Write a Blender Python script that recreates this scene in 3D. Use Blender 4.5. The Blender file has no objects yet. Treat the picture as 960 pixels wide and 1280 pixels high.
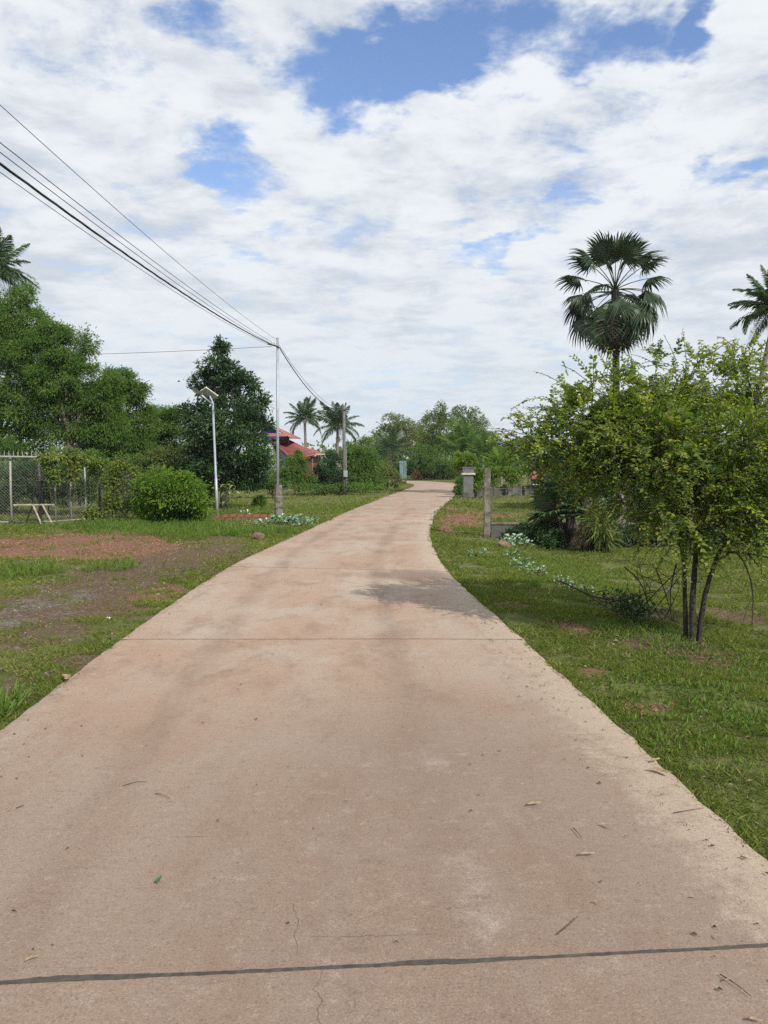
import bpy, math, random
import numpy as np
from mathutils import Vector, Matrix, Euler
scene = bpy.context.scene
COL = scene.collection
R = math.radians
rng = np.random.default_rng(7)
random.seed(7)

# ------------------------------------------------------------------ camera, sky, sun, exposure
EYE = 1.6
FPX = 997.0                       # focal length in pixels of the 960x1280 photograph
PITCH = math.atan(57 / FPX)
cam_d = bpy.data.cameras.new('camera')
cam = bpy.data.objects.new('camera', cam_d); COL.objects.link(cam)
cam.location = (0, 0, EYE)
cam.rotation_euler = (math.pi / 2 - PITCH, 0, 0)
cam_d.sensor_fit = 'VERTICAL'; cam_d.sensor_height = 24
cam_d.lens = 24 * FPX / 1280
cam_d.clip_start = 0.05; cam_d.clip_end = 6000
scene.camera = cam

SUN_AZ = math.atan2(0.60, -0.80)  # sun behind the camera, to its right
SUN_EL = R(38)
SUN_STRENGTH = 4.9
SKY_STRENGTH = 0.09
EXPOSURE = 0.0
scene.view_settings.view_transform = 'Standard'
scene.view_settings.look = 'None'
scene.view_settings.gamma = 1
scene.cycles.use_denoising = False
scene.view_settings.exposure = EXPOSURE
sun_d = bpy.data.lights.new('sun', 'SUN'); sun = bpy.data.objects.new('sun', sun_d); COL.objects.link(sun)
sun_d.energy = SUN_STRENGTH; sun_d.angle = R(0.6); sun_d.color = (1.0, 0.95, 0.86)
_s = Vector((math.sin(SUN_AZ) * math.cos(SUN_EL), math.cos(SUN_AZ) * math.cos(SUN_EL), math.sin(SUN_EL)))
sun.rotation_euler = (-_s).to_track_quat('-Z', 'Y').to_euler()
sun.location = _s * 60

CAM_F = Vector((0, math.cos(PITCH), -math.sin(PITCH))); CAM_U = Vector((0, math.sin(PITCH), math.cos(PITCH)))
def ray(px, py):
    return CAM_F + Vector(((px - 480) / FPX, 0, 0)) + CAM_U * ((640 - py) / FPX)
def at(px, py, Y):
    d = ray(px, py); t = Y / d.y
    return Vector((d.x * t, Y, EYE + d.z * t))

class NT:
    """small helper round a node tree"""
    def __init__(self, tree): self.t = tree; self.n = tree.nodes; self.l = tree.links
    def node(self, typ, **kw):
        nd = self.n.new(typ)
        for k, v in kw.items(): setattr(nd, k, v)
        return nd
    def put(self, sock, v):
        if hasattr(v, 'is_linked'): self.l.new(v, sock)
        else: sock.default_value = v
    def math(self, op, a, b=0.0, c=None, clamp=False):
        nd = self.node('ShaderNodeMath', operation=op, use_clamp=clamp)
        self.put(nd.inputs[0], a); self.put(nd.inputs[1], b)
        if c is not None: self.put(nd.inputs[2], c)
        return nd.outputs[0]
    def noise(self, vec, scale, detail=4, rough=0.55, dist=0.0, out=0):
        nd = self.node('ShaderNodeTexNoise')
        self.put(nd.inputs['Vector'], vec); nd.inputs['Scale'].default_value = scale
        nd.inputs['Detail'].default_value = detail; nd.inputs['Roughness'].default_value = rough
        nd.inputs['Distortion'].default_value = dist
        return nd.outputs[out]
    def step(self, v, lo, hi, a=0.0, b=1.0):
        nd = self.node('ShaderNodeMapRange', interpolation_type='SMOOTHSTEP')
        self.put(nd.inputs[0], v); self.put(nd.inputs[1], lo); self.put(nd.inputs[2], hi)
        self.put(nd.inputs[3], a); self.put(nd.inputs[4], b)
        return nd.outputs[0]
    def mix(self, f, a, b, mode='MIX'):
        nd = self.node('ShaderNodeMix', data_type='RGBA', blend_type=mode)
        self.put(nd.inputs[0], f)
        self.put(nd.inputs[6], a if hasattr(a, 'is_linked') else (*a, 1) if len(a) == 3 else a)
        self.put(nd.inputs[7], b if hasattr(b, 'is_linked') else (*b, 1) if len(b) == 3 else b)
        return nd.outputs[2]
    def scale_vec(self, v, s):
        nd = self.node('ShaderNodeVectorMath', operation='MULTIPLY')
        self.put(nd.inputs[0], v); nd.inputs[1].default_value = s
        return nd.outputs[0]
    def attr(self, name):
        nd = self.node('ShaderNodeAttribute', attribute_name=name)
        return nd.outputs['Fac']

world = bpy.data.worlds.new('World'); scene.world = world
world.use_nodes = True
def build_sky():
    w = NT(world.node_tree); w.n.clear()
    sky = w.node('ShaderNodeTexSky', sky_type='NISHITA')
    sky.sun_disc = False; sky.sun_elevation = SUN_EL; sky.sun_rotation = SUN_AZ
    sky.air_density = 1.0; sky.dust_density = 0.6; sky.ozone_density = 2.0
    tc = w.node('ShaderNodeTexCoord'); d = tc.outputs['Generated']
    sep = w.node('ShaderNodeSeparateXYZ'); w.l.new(d, sep.inputs[0])
    x, y, z = sep.outputs
    zz = w.math('ADD', w.math('MAXIMUM', z, 0.0), 0.10)
    comb = w.node('ShaderNodeCombineXYZ')
    w.put(comb.inputs[0], w.math('DIVIDE', x, zz)); w.put(comb.inputs[1], w.math('DIVIDE', y, zz))
    p = comb.outputs[0]                                   # the cloud layer seen as a flat sheet overhead
    big = w.noise(p, 0.9, 6, 0.55, 0.3)
    puff = w.noise(p, 3.3, 12, 0.66, 0.2)
    fine = w.noise(p, 11.0, 8, 0.65, 0.15)
    az = w.math('ARCTAN2', x, y); el = w.math('ARCSINE', z)
    warp = w.noise(p, 2.6, 5, 0.6)
    warp2 = w.noise(w.scale_vec(p, (1.3, 1.1, 1)), 2.2, 5, 0.6)
    azw = w.math('ADD', az, w.math('MULTIPLY', w.math('SUBTRACT', warp, 0.5), 0.22))
    elw = w.math('ADD', el, w.math('MULTIPLY', w.math('SUBTRACT', warp2, 0.5), 0.16))
    cover = w.math('ADD', w.math('MULTIPLY', big, 0.36), w.math('ADD', w.math('MULTIPLY', puff, 0.74), w.math('MULTIPLY', fine, 0.30)))
    cover = w.math('ADD', cover, -0.02)
    # openings in the cloud layer: centre and half-axes in image pixels, turned to directions
    holes = [(455, 85, 105, 52, .33), (560, 55, 95, 60, .36), (770, 45, 95, 34, .30), (292, 206, 48, 32, .27), (255, 30, 60, 24, .24),
             (610, 318, 40, 17, .24), (925, 205, 55, 17, .24), (940, 250, 40, 12, .18), (290, 258, 24, 9, .2), (355, 290, 40, 9, .12), (270, 335, 60, 8, .1),
             (500, 478, 55, 22, .12), (880, 30, 25, 35, .22), (420, 150, 40, 30, .12), (700, 245, 18, 9, .1), (570, 268, 14, 8, .16)]
    for px, py, rx, ry, amt in holes:
        v = ray(px, py).normalized()
        a0, e0 = math.atan2(v.x, v.y), math.asin(v.z)
        v1 = ray(px + rx, py).normalized(); v2 = ray(px, py - ry).normalized()
        ra, re = abs(math.atan2(v1.x, v1.y) - a0), abs(math.asin(v2.z) - e0)
        da = w.math('DIVIDE', w.math('SUBTRACT', azw, a0), ra); de = w.math('DIVIDE', w.math('SUBTRACT', elw, e0), re)
        r2 = w.math('ADD', w.math('MULTIPLY', da, da), w.math('MULTIPLY', de, de))
        cover = w.math('SUBTRACT', cover, w.step(r2, 0.0, 2.6, amt * .80, 0.0))
    mask = w.step(cover, 0.39, 0.67)
    thick = w.math('ADD', w.math('MULTIPLY', w.noise(w.scale_vec(p, (1, 1, 1)), 1.25, 5, 0.5, 0.4), 0.8), w.math('MULTIPLY', w.noise(p, 4.6, 8, 0.6, 0.1), 0.45))
    grey = w.step(w.math('SUBTRACT', w.math('MULTIPLY', thick, 1.0), w.math('MULTIPLY', w.math('SUBTRACT', puff, 0.5), 0.9)), 0.50, 0.86)
    cl = w.mix(grey, (9.7, 10.1, 10.5), (6.5, 7.1, 8.0))
    blue = w.mix(1.0, sky.outputs[0], (1.85, 1.9, 2.1), 'MULTIPLY')
    lowair = w.step(el, 0.0, 0.42, 0.85, 0.0)
    blue = w.mix(lowair, blue, (6.4, 7.8, 9.3))
    lowcl = w.step(el, 0.0, 0.34, 0.75, 0.0)
    cl = w.mix(lowcl, cl, (7.9, 8.7, 9.5))
    colr = w.mix(mask, blue, cl)
    bg = w.node('ShaderNodeBackground'); bg.inputs[1].default_value = SKY_STRENGTH
    w.l.new(colr, bg.inputs[0])
    out = w.node('ShaderNodeOutputWorld'); w.l.new(bg.outputs[0], out.inputs[0])
build_sky()

# ------------------------------------------------------------------ materials
MATS = {}
def new_mat(name):
    m = bpy.data.materials.new(name); m.use_nodes = True
    t = NT(m.node_tree); b = m.node_tree.nodes['Principled BSDF']
    MATS[name] = m
    return m, t, b
def plain(name, col, rough=0.7, var=0.25, scale=6.0, metal=0.0, bump=0.0, col2=None, bscale=40, spec=0.35):
    m, t, b = new_mat(name)
    pos = t.node('ShaderNodeTexCoord').outputs['Object']
    n = t.noise(pos, scale, 6, 0.6)
    c2 = col2 or tuple(c * (1 - var) for c in col)
    t.l.new(t.mix(t.step(n, 0.35, 0.68), c2, col), b.inputs['Base Color'])
    b.inputs['Roughness'].default_value = rough; b.inputs['Metallic'].default_value = metal
    b.inputs['Specular IOR Level'].default_value = spec
    if bump:
        bp = t.node('ShaderNodeBump'); bp.inputs['Strength'].default_value = bump; bp.inputs['Distance'].default_value = 0.01
        t.l.new(t.noise(pos, bscale, 5, 0.6), bp.inputs['Height']); t.l.new(bp.outputs[0], b.inputs['Normal'])
    return m
def leafy(name, stops, transl=0.3, rough=0.55, spec=0.3):
    m, t, b = new_mat(name)
    tone = t.attr('tone')
    cr = t.node('ShaderNodeValToRGB'); t.l.new(tone, cr.inputs[0])
    e = cr.color_ramp.elements
    for i, (p, c) in enumerate(stops):
        el = e[i] if i < 2 else e.new(p)
        el.position = p; el.color = (*c, 1)
    t.l.new(cr.outputs[0], b.inputs['Base Color'])
    b.inputs['Roughness'].default_value = rough; b.inputs['Specular IOR Level'].default_value = spec
    if transl:
        tr = t.node('ShaderNodeBsdfTranslucent')
        t.l.new(t.mix(1.0, cr.outputs[0], (1.25, 1.3, 0.75), 'MULTIPLY'), tr.inputs[0])
        ms = t.node('ShaderNodeMixShader'); ms.inputs[0].default_value = transl
        t.l.new(b.outputs[0], ms.inputs[1]); t.l.new(tr.outputs[0], ms.inputs[2])
        t.l.new(ms.outputs[0], t.n['Material Output'].inputs[0])
    return m

leafy('leaf_acacia', [(0, (.05, .11, .02)), (.5, (.095, .18, .032)), (1, (.165, .245, .05))], .4, .6, .2)
leafy('leaf_dark', [(0, (.02, .05, .018)), (.5, (.035, .08, .026)), (1, (.07, .125, .042))], .22, .5, .3)
leafy('leaf_bright', [(0, (.06, .125, .014)), (.5, (.11, .20, .022)), (1, (.18, .27, .04))], .35, .6, .2)
leafy('leaf_lime', [(0, (.05, .105, .014)), (.4, (.125, .205, .024)), (.8, (.28, .345, .045)), (1, (.36, .31, .06))], .48, .5, .3)
leafy('leaf_vine', [(0, (.07, .12, .02)), (.5, (.13, .19, .03)), (.85, (.22, .25, .05)), (1, (.22, .14, .06))], .3)
leafy('leaf_olive', [(0, (.07, .10, .025)), (.5, (.125, .165, .045)), (1, (.2, .225, .075))], .3, .6, .2)
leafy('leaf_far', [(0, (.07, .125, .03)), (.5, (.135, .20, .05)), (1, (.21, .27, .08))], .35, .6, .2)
leafy('leaf_palm', [(0, (.028, .065, .026)), (.5, (.048, .098, .036)), (1, (.09, .14, .05))], .18, .45, .4)
leafy('leaf_fan', [(0, (.016, .036, .016)), (.5, (.028, .056, .022)), (1, (.055, .085, .036))], .12, .45, .35)
leafy('leaf_dead', [(0, (.10, .07, .045)), (.5, (.17, .125, .085)), (1, (.27, .21, .15))], .1, .8)
leafy('leaf_pale', [(0, (.06, .13, .05)), (.45, (.14, .24, .12)), (.7, (.30, .42, .32)), (1, (.62, .68, .6))], .2, .6)
leafy('leaf_banana', [(0, (.08, .13, .03)), (.5, (.15, .2, .06)), (1, (.34, .34, .17))], .3, .45)
leafy('leaf_flower', [(0, (.05, .07, .02)), (.45, (.1, .12, .03)), (.55, (.34, .11, .05)), (.85, (.5, .18, .08)), (1, (.7, .55, .4))], .2)
leafy('grass_blade', [(0, (.085, .12, .022)), (.35, (.14, .182, .033)), (.7, (.205, .238, .05)), (.86, (.27, .27, .085)), (1, (.36, .29, .15))], .45, .6, .2)
leafy('grass_lush', [(0, (.07, .125, .022)), (.5, (.11, .18, .03)), (1, (.165, .235, .05))], .4, .6, .2)
leafy('leaf_litter', [(0, (.05, .035, .025)), (.5, (.12, .085, .055)), (.9, (.22, .16, .11)), (1, (.36, .31, .25))], .05, .8)
plain('bark_dark', (.05, .042, .035), .9, .45, 14, bump=.6)
plain('bark_grey', (.15, .125, .1), .9, .4, 10, bump=.6)
plain('bark_palm', (.20, .18, .15), .9, .35, 9, bump=.6)
plain('twig_brown', (.085, .065, .048), .9, .4, 12)
plain('galvanised', (.36, .40, .44), .5, .2, 5, metal=.4)
plain('dark_steel', (.09, .09, .095), .55, .3, 8, metal=.3)
plain('pale_steel', (.33, .32, .30), .6, .25, 9, metal=.2)
plain('wire_grey', (.22, .22, .215), .6, .2, 5, metal=.3)
plain('cable_black', (.02, .02, .022), .6, .2, 20)
plain('solar_back', (.50, .50, .47), .5, .15, 6)
plain('solar_cell', (.02, .03, .07), .2, .2, 6, spec=.6)
plain('lamp_case', (.07, .075, .085), .45, .2, 8)
plain('concrete_old', (.22, .195, .165), .9, .5, 5.5, bump=.6, col2=(.075, .07, .058))
plain('concrete_wall', (.12, .115, .105), .95, .5, 2.2, bump=.4, col2=(.045, .05, .04))  # mossy concrete, darkened further to stand in for shade from trees
plain('pillar_grey', (.15, .15, .15), .9, .4, 4, bump=.4, col2=(.10, .10, .095))
plain('brick_red', (.24, .10, .06), .9, .45, 6, bump=.5, col2=(.12, .055, .038))
plain('roof_red', (.34, .095, .095), .55, .22, 1.4, spec=.4, col2=(.24, .08, .075))
plain('wall_red', (.20, .055, .04), .8, .3, 2)
plain('wall_blue', (.20, .30, .40), .8, .35, 2)
plain('wall_deep_blue', (.03, .07, .27), .7, .3, 2)
plain('trim_cream', (.55, .48, .40), .7, .2, 4)
plain('glass_dark', (.02, .025, .03), .12, .1, 3, spec=.6)
plain('sheet_blue', (.17, .25, .29), .6, .35, 3)
plain('shrine_red', (.26, .09, .07), .8, .3, 5)
plain('shrine_teal', (.13, .20, .21), .7, .3, 5)
plain('white_paint', (.7, .7, .66), .6, .15, 5)
plain('timber_dark', (.08, .055, .04), .9, .4, 8)
plain('timber_pale', (.38, .345, .29), .85, .35, 7)
plain('rock_brown', (.22, .145, .105), .95, .45, 9, bump=.7, col2=(.12, .08, .06))
plain('rock_white', (.6, .58, .54), .9, .3, 12)
plain('tar', (.06, .055, .05), .98, .4, 22, bump=.5, col2=(.095, .085, .072), spec=.05)
plain('joint_dark', (.15, .12, .098), .95, .35, 9)
plain('leaf_dry_road', (.34, .24, .15), .8, .35, 60, col2=(.2, .13, .085))
plain('leaf_green_road', (.06, .14, .03), .6, .3, 60)
plain('grit_dark', (.10, .075, .055), .95, .5, 30)

def mat_ground():
    m, t, b = new_mat('ground_soil')
    pos = t.node('ShaderNodeNewGeometry').outputs['Position']
    n1 = t.noise(pos, .55, 6, .6); n2 = t.noise(pos, 3.2, 8, .65); n3 = t.noise(pos, 26, 6, .7); n4 = t.noise(pos, 90, 3, .6)
    green = t.mix(t.step(n2, .3, .7), (.075, .09, .03), (.15, .165, .05))
    green = t.mix(t.step(n1, .5, .75, 0, .5), green, (.16, .155, .065))
    green = t.mix(t.step(t.noise(pos, 2.3, 7, .65), .5, .68, 0, .8), green, (.19, .145, .09))
    soil = t.mix(t.step(n3, .35, .7), (.08, .052, .033), (.195, .135, .088))
    soil = t.mix(t.step(n4, .55, .75, 0, .7), soil, (.30, .24, .17))
    red = t.mix(t.step(n3, .35, .68), (.15, .072, .048), (.27, .15, .105))
    red = t.mix(t.step(n4, .58, .72, 0, .7), red, (.42, .27, .2))
    greyc = t.mix(t.step(n3, .38, .66), (.115, .10, .088), (.25, .22, .19))
    br = t.math('MULTIPLY', t.math('SUBTRACT', t.noise(pos, 2.0, 9, .72), .5), 1.9)
    br3 = t.math('MULTIPLY', t.math('SUBTRACT', n3, .5), 1.4)
    def mk(a): return t.step(t.math('ADD', t.attr(a), t.math('ADD', br, br3)), .34, .66)
    c = t.mix(mk('bare'), green, soil)
    c = t.mix(mk('red'), c, red)
    c = t.mix(mk('grey'), c, greyc)
    t.l.new(c, b.inputs['Base Color']); b.inputs['Roughness'].default_value = .95; b.inputs['Specular IOR Level'].default_value = .1
    bp = t.node('ShaderNodeBump'); bp.inputs['Strength'].default_value = .9; bp.inputs['Distance'].default_value = .03
    t.l.new(t.math('ADD', n3, t.math('MULTIPLY', n4, .5)), bp.inputs['Height']); t.l.new(bp.outputs[0], b.inputs['Normal'])
mat_ground()

def mat_road():
    m, t, b = new_mat('road_concrete')
    pos = t.node('ShaderNodeNewGeometry').outputs['Position']
    rnd = t.node('ShaderNodeObjectInfo').outputs['Random']
    n1 = t.noise(t.scale_vec(pos, (1, .7, 1)), .75, 7, .62, .4)
    n2 = t.noise(t.scale_vec(pos, (1.2, .55, 1)), 1.9, 8, .68, .3)
    n3 = t.noise(pos, 7.5, 12, .8)
    fine = t.noise(pos, 120, 5, .85)
    speck = t.noise(pos, 75, 4, .7)
    c = t.mix(t.step(n1, .34, .64), (.388, .31, .247), (.358, .243, .176))
    near_dim_wear = t.math('ADD', t.attr('near_dim_wear'), t.math('MULTIPLY', t.math('SUBTRACT', n3, .5), 1.2))  # real wear mixed with painted dimming of the near slabs
    c = t.mix(t.step(near_dim_wear, .15, .95, 0, .8), c, (.225, .165, .128))
    trk = t.math('ADD', t.attr('track'), t.math('MULTIPLY', t.math('SUBTRACT', n2, .5), 1.0))
    c = t.mix(t.step(trk, .35, 1.0, 0, .5), c, (.21, .145, .108))
    c = t.mix(t.step(n2, .46, .70, 0, .6), c, (.225, .145, .104))
    c = t.mix(t.step(n3, .52, .70, 0, .5), c, (.39, .33, .27))
    c = t.mix(t.step(n3, .48, .34, 0, .45), c, (.16, .115, .09))
    edge = t.math('ADD', t.attr('edge'), t.math('MULTIPLY', t.math('SUBTRACT', n3, .5), 2.0))
    c = t.mix(t.step(edge, .5, 1.05, 0, .75), c, (.42, .345, .265))
    shade_stain = t.math('ADD', t.attr('shade_stain'), t.math('MULTIPLY', t.math('SUBTRACT', n2, .5), .7))  # part stain, part tree shadow put into the colour
    c = t.mix(t.step(shade_stain, .25, .9, 0, .62), c, (.12, .085, .068))
    scuff = t.math('MULTIPLY', t.attr('scuff'), t.step(n3, .36, .62))
    c = t.mix(t.math('MULTIPLY', scuff, .42), c, (.45, .40, .35))
    grain = t.noise(pos, 24, 12, .82)
    c = t.mix(t.step(grain, .53, .66, 0, .7), c, (.15, .108, .085))
    c = t.mix(t.step(grain, .46, .34, 0, .5), c, (.40, .335, .27))
    broom = t.noise(t.scale_vec(pos, (2.2, 62, 1)), 1.0, 4, .6)
    c = t.mix(t.step(broom, .5, .75, 0, .22), c, (.19, .14, .11))
    c = t.mix(t.step(speck, .56, .66, 0, .6), c, (.12, .09, .075))
    c = t.mix(t.step(speck, .38, .30, 0, .45), c, (.50, .44, .38))
    k = t.math('ADD', t.math('MULTIPLY', fine, 1.5), .22)
    k = t.math('MULTIPLY', k, t.math('ADD', t.math('MULTIPLY', rnd, .08), .96))
    cc = t.node('ShaderNodeCombineColor')
    for i in range(3): t.l.new(k, cc.inputs[i])
    c = t.mix(1.0, c, cc.outputs[0], 'MULTIPLY')
    t.l.new(c, b.inputs['Base Color']); b.inputs['Specular IOR Level'].default_value = .25
    t.l.new(t.step(n2, .3, .7, .82, .95), b.inputs['Roughness'])
    bp = t.node('ShaderNodeBump'); bp.inputs['Strength'].default_value = .45; bp.inputs['Distance'].default_value = .006
    t.l.new(t.math('ADD', fine, t.math('MULTIPLY', n3, 1.2)), bp.inputs['Height']); t.l.new(bp.outputs[0], b.inputs['Normal'])
mat_road()

# ------------------------------------------------------------------ mesh helpers
def mesh_np(name, V, faces, tone=None, attrs=None, smooth=False):
    """V (n,3); faces: list of int arrays (m,k)"""
    me = bpy.data.meshes.new(name)
    V = np.asarray(V, np.float32)
    me.vertices.add(len(V)); me.vertices.foreach_set('co', V.ravel())
    loops = np.concatenate([np.asarray(f, np.int32).ravel() for f in faces])
    tot = np.concatenate([np.full(len(f), np.asarray(f).shape[1], np.int32) for f in faces])
    me.loops.add(len(loops)); me.loops.foreach_set('vertex_index', loops)
    start = np.concatenate([[0], np.cumsum(tot)[:-1]]).astype(np.int32)
    me.polygons.add(len(tot)); me.polygons.foreach_set('loop_start', start); me.polygons.foreach_set('loop_total', tot)
    me.polygons.foreach_set('use_smooth', np.full(len(tot), bool(smooth)))
    at_ = dict(attrs or {})
    if tone is not None: at_['tone'] = tone
    for k, v in at_.items():
        a = me.attributes.new(k, 'FLOAT', 'POINT'); a.data.foreach_set('value', np.asarray(v, np.float32))
    me.update(calc_edges=True); me.validate()
    return me

class MB:
    """collects verts and faces of one mesh"""
    def __init__(self): self.v = []; self.f = []; self.tn = []; self.n = 0
    def add(self, V, F, tone=0.5):
        V = np.asarray(V, float).reshape(-1, 3)
        self.v.append(V)
        for f in F:
            f = np.asarray(f)
            if f.ndim == 1: f = f[None]
            self.f.append(f + self.n)
        self.tn.append(np.broadcast_to(np.asarray(tone, float), (len(V),)).copy())
        self.n += len(V)
        return self
    def box(self, c, s, rz=0.0, rot=None):
        sx, sy, sz = s[0] / 2, s[1] / 2, s[2] / 2
        P = np.array([(-sx, -sy, -sz), (sx, -sy, -sz), (sx, sy, -sz), (-sx, sy, -sz), (-sx, -sy, sz), (sx, -sy, sz), (sx, sy, sz), (-sx, sy, sz)])
        M = np.array((rot or Euler((0, 0, rz))).to_matrix())
        return self.add(P @ M.T + np.array(c), [np.array([(0, 3, 2, 1), (4, 5, 6, 7), (0, 1, 5, 4), (1, 2, 6, 5), (2, 3, 7, 6), (3, 0, 4, 7)])])
    def tube(self, pts, rad, n=7, cap=True, wob=0.0):
        pts = np.asarray([tuple(p) for p in pts], float); m = len(pts)
        rad = np.broadcast_to(np.asarray(rad, float), (m,))
        T = np.gradient(pts, axis=0); T /= np.linalg.norm(T, axis=1)[:, None] + 1e-9
        up = np.array((0, 0, 1.0)) if abs(T[0][2]) < .9 else np.array((1.0, 0, 0))
        V = []; A = np.arange(n) / n * 2 * np.pi
        u = np.cross(T[0], up); u /= np.linalg.norm(u)
        for i in range(m):
            u = u - T[i] * (u @ T[i]); u /= np.linalg.norm(u) + 1e-9
            w = np.cross(T[i], u)
            rr = rad[i] * (1 + wob * rng.standard_normal(n))
            V.append(pts[i] + (np.cos(A) * rr)[:, None] * u + (np.sin(A) * rr)[:, None] * w)
        V = np.concatenate(V)
        i = np.arange(m - 1)[:, None] * n; k = np.arange(n)[None]; k2 = (k + 1) % n
        F = [np.stack([i + k, i + k2, i + n + k2, i + n + k], -1).reshape(-1, 4)]
        if cap: F += [np.arange(n)[::-1][None], (np.arange(n) + (m - 1) * n)[None]]
        return self.add(V, F)
    def lathe(self, prof, c=(0, 0, 0), n=16):
        prof = np.asarray(prof, float); A = np.arange(n) / n * 2 * np.pi
        V = np.concatenate([np.stack([np.cos(A) * r, np.sin(A) * r, np.full(n, z)], -1) for r, z in prof]) + np.array(c)
        m = len(prof); i = np.arange(m - 1)[:, None] * n; k = np.arange(n)[None]; k2 = (k + 1) % n
        return self.add(V, [np.stack([i + k, i + k2, i + n + k2, i + n + k], -1).reshape(-1, 4), np.arange(n)[::-1][None], (np.arange(n) + (m - 1) * n)[None]])
    def poly_slab(self, pts, d):
        """a flat polygon given a thickness d (vector)"""
        P = np.asarray([tuple(p) for p in pts], float); k = len(P); d = np.asarray(tuple(d), float)
        F = [np.arange(k)[None], (np.arange(k)[::-1] + k)[None]]
        F.append(np.array([(i, i + k, (i + 1) % k + k, (i + 1) % k) for i in range(k)]))
        return self.add(np.concatenate([P, P + d]), F)
    def mesh(self, name, smooth=False):
        return mesh_np(name, np.concatenate(self.v), self.f, np.concatenate(self.tn), smooth=smooth)
    def build(self, name, mat, parent=None, smooth=False, origin=None):
        V = np.concatenate(self.v)
        if origin is None and parent is not None: origin = world_loc(parent)
        if origin is not None: V = V - np.array(tuple(origin))
        me = mesh_np(name, V, self.f, np.concatenate(self.tn), smooth=smooth)
        return link(name, me, mat, parent)

def world_loc(o):
    l = o.location.copy()
    while o.parent: o = o.parent; l = l + o.location
    return l
def link(name, me, mat, parent=None, loc=None, rot=None):
    o = bpy.data.objects.new(name, me); COL.objects.link(o)
    if mat and not me.materials: me.materials.append(MATS[mat])
    if parent: o.parent = parent
    if loc is not None: o.location = loc
    if rot is not None: o.rotation_euler = rot
    return o
def tag(o, label=None, cat=None, group=None, kind=None):
    if label: o['label'] = label
    if cat: o['category'] = cat
    if group: o['group'] = group
    if kind: o['kind'] = kind
    return o
def thing(name, loc, label, cat, group=None, rz=0.0):
    o = bpy.data.objects.new(name, None); COL.objects.link(o); o.location = loc; o.rotation_euler.z = rz
    o.empty_display_size = .3
    return tag(o, label, cat, group)
def stuff(o): o['kind'] = 'stuff'; return o
def copy_thing(root, loc, rz, label, scale=1.0):
    c = root.copy(); COL.objects.link(c); c.location = loc; c.rotation_euler.z = rz; c.scale = (scale,) * 3
    if label: c['label'] = label
    for ch in list(root.children):
        d = ch.copy(); COL.objects.link(d); d.parent = c
        for g in list(ch.children):
            e = g.copy(); COL.objects.link(e); e.parent = d
    return c

def _hash(ix, iy, iz):
    h = (ix * 374761393 + iy * 668265263 + iz * 2147483647 + 974634777) & 0xFFFFFFFF
    h = ((h ^ (h >> 13)) * 1274126177) & 0xFFFFFFFF
    return ((h ^ (h >> 16)) & 0xFFFF) / 65535.0
def vnoise(P, oct=3, gain=.5):
    P = np.asarray(P, float)
    if P.shape[1] == 2: P = np.c_[P, np.zeros(len(P))]
    tot = np.zeros(len(P)); amp = 1; s = 0
    for o in range(oct):
        q = P * 2 ** o + 17.3 * o; i = np.floor(q).astype(np.int64); f = q - i; f = f * f * (3 - 2 * f)
        r = 0
        for dx in (0, 1):
            for dy in (0, 1):
                for dz in (0, 1):
                    wgt = (f[:, 0] if dx else 1 - f[:, 0]) * (f[:, 1] if dy else 1 - f[:, 1]) * (f[:, 2] if dz else 1 - f[:, 2])
                    r = r + wgt * _hash(i[:, 0] + dx, i[:, 1] + dy, i[:, 2] + dz)
        tot += amp * r; s += amp; amp *= gain
    return tot / s
def sstep(x, a, b):
    t = np.clip((np.asarray(x, float) - a) / (b - a), 0, 1); return t * t * (3 - 2 * t)
def unit(v): return v / (np.linalg.norm(v, axis=-1, keepdims=True) + 1e-9)

def leaves_np(P, D, L, W, fold=.25, N=None):
    """one folded four-cornered leaf per point: base P, direction D, length L, width W"""
    n = len(P); D = unit(D)
    if N is None: N = rng.standard_normal((n, 3)) + np.array((0, 0, 1.2))
    S = unit(np.cross(D, N)); U = np.cross(S, D)
    L = np.broadcast_to(L, (n,))[:, None]; W = np.broadcast_to(W, (n,))[:, None]
    mid = P + D * L * .45 + U * W * fold
    V = np.stack([P, mid + S * W * .5, P + D * L - U * L * .1, mid - S * W * .5], 1).reshape(-1, 3)
    b = np.arange(n)[:, None] * 4
    return V, b + np.array([[0, 3, 2, 1]])
def leaf_obj(name, P, D, L, W, tone, mat, parent, fold=.25, N=None, origin=None):
    V, F = leaves_np(P, D, L, W, fold, N)
    if origin is None and parent is not None: origin = world_loc(parent)
    if origin is not None: V = V - np.array(tuple(origin))
    me = mesh_np(name, V, [F], np.repeat(tone, 4))
    return link(name, me, mat, parent)

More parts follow.
